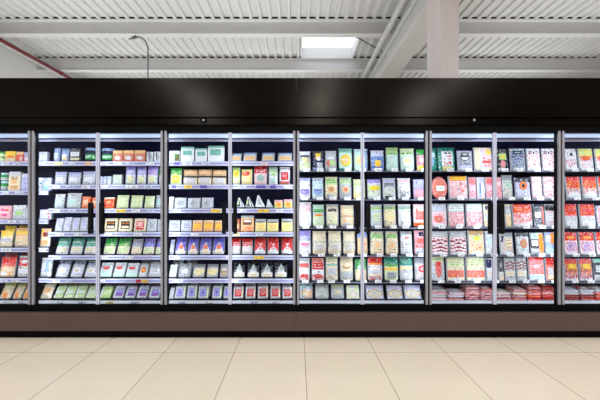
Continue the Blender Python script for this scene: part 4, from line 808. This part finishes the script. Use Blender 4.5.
pile(9, 596.5, 611, [('red sausage pack, lowest at the frame edge', 'R', 's 0 0 1 1 X 5', LB('x','D')), ('red sausage pack, second at the frame edge', 'r', 's 0 0 1 1 X 5', LB('r','D')), ('red flat pack, third at the frame edge', 'R', 'd 0 0 1 1 p .3', LB('W','L')), ('white flat pack topping the pile at the frame edge', 'w', 'd 0 0 1 1 p .4', LB('W','R'))])
# second packs whose tops show above the front ones
def spots(pairs, pt): return [(a, b, pt + random.uniform(-.5, .5)) for a, b in pairs]
row(0, 5, [('pouch', 'yellow header net behind the front nets', 'Y', 'd 0 .6 1 1 g .3;r 0 0 1 .5 C;d 0 0 1 .5 o .4', [(.2,.75,.8,.92,'y','x .1 .1 .9 .9 G 2','label')], spots([(-2,9),(10.5,20),(21,31)], 278.5))], 32, .09)
row(0, 4, [('pouch', 'red and peach pouch behind the front ones', 'r', 'r 0 .7 1 1 X;d 0 .2 1 .8 o .4', [(.2,.4,.8,.6,'C','x .1 .1 .9 .9 R 2','label')], spots([(0,13.5),(16,29)], 253.8))], 10, .07)
row(0, 3, [('pouch', 'yellow pouch behind the front ones', 'y', 'r 0 .7 1 1 Y;d 0 .2 1 .8 o .4', [(.2,.4,.8,.6,'C','x .1 .1 .9 .9 U 2','label')], spots([(1,13),(15,28.5)], 226.8))], 8, .07)
row(1, 5, [('pouch', 'peach pouch behind the cream one', 'o', 'r 0 .7 1 1 C;d 0 .2 1 .8 U .3', [], spots([(40.5,51)], 282))], 28, .08)
row(1, 5, [('pouch', 'navy topped white bag behind the front ones', 'l', 'r 0 .74 1 1 N;d 0 .7 1 1 L .4', [(.25,.3,.8,.6,'W','x .1 .1 .9 .9 V 2','label')], spots([(54.5,67),(69,81.5),(83,95.5)], 257.8))], 26, .085)
row(1, 6, [('block', 'brown topped pack behind the pale green ones', 'h', 'r 0 .75 1 1 U;d 0 .7 1 1 g .4', [(.25,.3,.8,.6,'W','','label')], spots([(54,63.5),(65,74),(75.5,84.5),(86,95)], 283.8))], 36, .085)
row(2, 6, [('block', 'dark purple topped pack behind the front ones', 'w', 'r 0 .72 1 1 N;d 0 .7 1 1 U .4', [(.25,.3,.8,.6,'V','','label')], spots([(100,110.5),(113,123),(125,134.5),(137,146.5),(149,159)], 283.5))], 36, .085)
row(2, 5, [('block', 'grey topped pack behind the front ones', 'w', 'r 0 .75 1 1 S;d 0 .7 1 1 D .35', [(.25,.3,.8,.6,'r','','label')], spots([(139,147.5),(148.5,160)], 259.8))], 26, .085)
row(3, 6, [('block', 'lilac pack behind the front ones', 'w', 'r 0 .75 1 1 s;d 0 .7 1 1 D .4', [(.25,.3,.8,.7,'v','','label')], spots([(176,186),(188,197.5),(199.5,210),(213,222.5)], 282.8))], 28, .085)
row(3, 5, [('pouch', 'grey white bag behind the front ones', 's', 'd 0 0 1 1 w .4;d 0 .6 1 1 K .3', [(.25,.4,.8,.7,'W','','label')], spots([(170,182),(184,196)], 260.5))], 24, .085)
row(3, 4, [('pouch', 'blue violet bag behind the front ones', 'V', 'd 0 .6 1 1 N .4', [(.25,.4,.8,.7,'v','','label')], spots([(175,187),(188,199),(200,211.5),(212.5,224)], 236))], 18, .075)
row(4, 4, [('pouch', 'dark red bag behind the front ones', 'R', 'r 0 .8 1 1 X', [(.25,.4,.8,.7,'r','','label')], spots([(253.2,265.2),(266.2,278.2),(280,292)], 236.3))], 18, .075)
row(4, 6, [('block', 'white and red pack behind the front ones', 'w', 'r 0 .8 1 1 s', [(.16,.14,.82,.76,'R','x .1 .1 .9 .9 P 4','label')], spots([(233,242.5),(245,254.5),(257,267),(269.5,279.5),(281.5,291)], 283.6))], 26, .085)

# ------------------------------------------------------------------ labels
def same(a, b): return a[1] == b[1] and a[2] == b[2]
bylook = {}
for r in PLACED: bylook.setdefault((r[1], r[2]), []).append(r)
for key, rs in bylook.items():
    shelves = {}
    for r in rs: shelves.setdefault((r[3], r[4]), []).append(r)
    for (door, si), q in shelves.items():
        q.sort(key=lambda r: r[6])
        nsh = SHELF[6] if door in (0, 5, 6, 7, 8, 9) else SHELF[7]
        where = f"{nsh[si]} shelf, {ORD[door]} door"
        for n, r in enumerate(q):
            if len(q) == 1: r[0]['label'] = f"{r[1]} on {where}" if len(r[1].split()) < 11 else f"{r[1]}, {where}"
            else:
                r[0]['label'] = f"{r[1]}, {ORD[n]} of its {['','','two','three','four','five','six','seven'][len(q)]} from left, {where}"
                if len(r[0]['label'].replace(',', '').split()) > 16: r[0]['label'] = f"{r[1]}, {ORD[n]} from left, {where}"
                r[0]['group'] = f"{r[1]} packs on the {nsh[si]} shelf, {ORD[door]} door"

# ------------------------------------------------------------------ lamps and added fill lights
def area(name, loc, sx, sy, power, rot=(0,0,0), col=(1,1,1)):
    l = bpy.data.lights.new(name, 'AREA'); l.shape = 'RECTANGLE'; l.size = sx; l.size_y = sy; l.energy = power; l.color = col
    o = bpy.data.objects.new(name, l); COL.objects.link(o); o.location = loc; o.rotation_euler = rot
    return o
COLD = (.82, .905, 1.0)
for k in range(7):
    if k in (0, 6): continue
    area('case_led_lamp', (POST[k], .068, (ZB+ZT)/2), .024, ZT-ZB-.1, 3.05, (math.radians(90), 0, 0), COLD)
for k in range(6):
    xm = (POST[k]+POST[k+1])/2
    area('case_led_lamp', (xm, .04, (ZB+ZT)/2), .016, ZT-ZB-.1, 2.6, (math.radians(90), 0, 0), COLD)
    area('case_top_lamp', (xm, .145, PZ(138.5,.15)), PW*.96, .03, 1.1, (math.radians(-25), 0, 0), COLD)
for x in (-4.6, 1.1, 5.9):
    for y, p in ((-3.4, 165), (-8.0, 160), (-12.5, 420)):
        area('hall_lamp', (x, y, 6.0), .35, 3.4, p, (0,0,0), (.96,.975,1))
for x in (-6.4, -1.2, 7.6):
    for y in (5.1, 10.0):
        area('rear_fill_light', (x, y, 6.1), .3, 2.0, 50, (0,0,0), (.96,.98,1))  # added fill without a fixture, bounces off the rear floor onto the roof
for y, z, p in ((2.4, 3.1, 170), (5.6, 3.9, 190), (9.4, 4.6, 170)):    # unseen fill lights added behind the cases to brighten the roof
    for x in (-6.2, -.9, 7.4):
        area('roof_fill_uplight', (x, y, z), 4.6, .3, p*.285, (math.pi,0,0), (.95,.975,1))
w = bpy.data.worlds.new('World'); SC.world = w; w.use_nodes = True
w.node_tree.nodes['Background'].inputs['Color'].default_value = (.8,.9,1,1); w.node_tree.nodes['Background'].inputs['Strength'].default_value = .5

# ------------------------------------------------------------------ camera, view
cd = bpy.data.cameras.new('camera'); cd.sensor_width = 36; cd.lens = F/600*36; cd.shift_x = .005; cd.shift_y = -4/600*-1
cam = bpy.data.objects.new('camera', cd); COL.objects.link(cam); cam.location = (0, -CAMD, CAMZ); cam.rotation_euler = (math.pi/2, 0, 0)
cd.clip_end = 100
SC.camera = cam
vs = SC.view_settings; vs.view_transform = 'Standard'; vs.look = 'None'; vs.gamma = 1; vs.use_curve_mapping = False; vs.exposure = 0.0
SC.cycles.use_denoising = True
SC.cycles.max_bounces = 8; SC.cycles.diffuse_bounces = 5; SC.cycles.transparent_max_bounces = 12
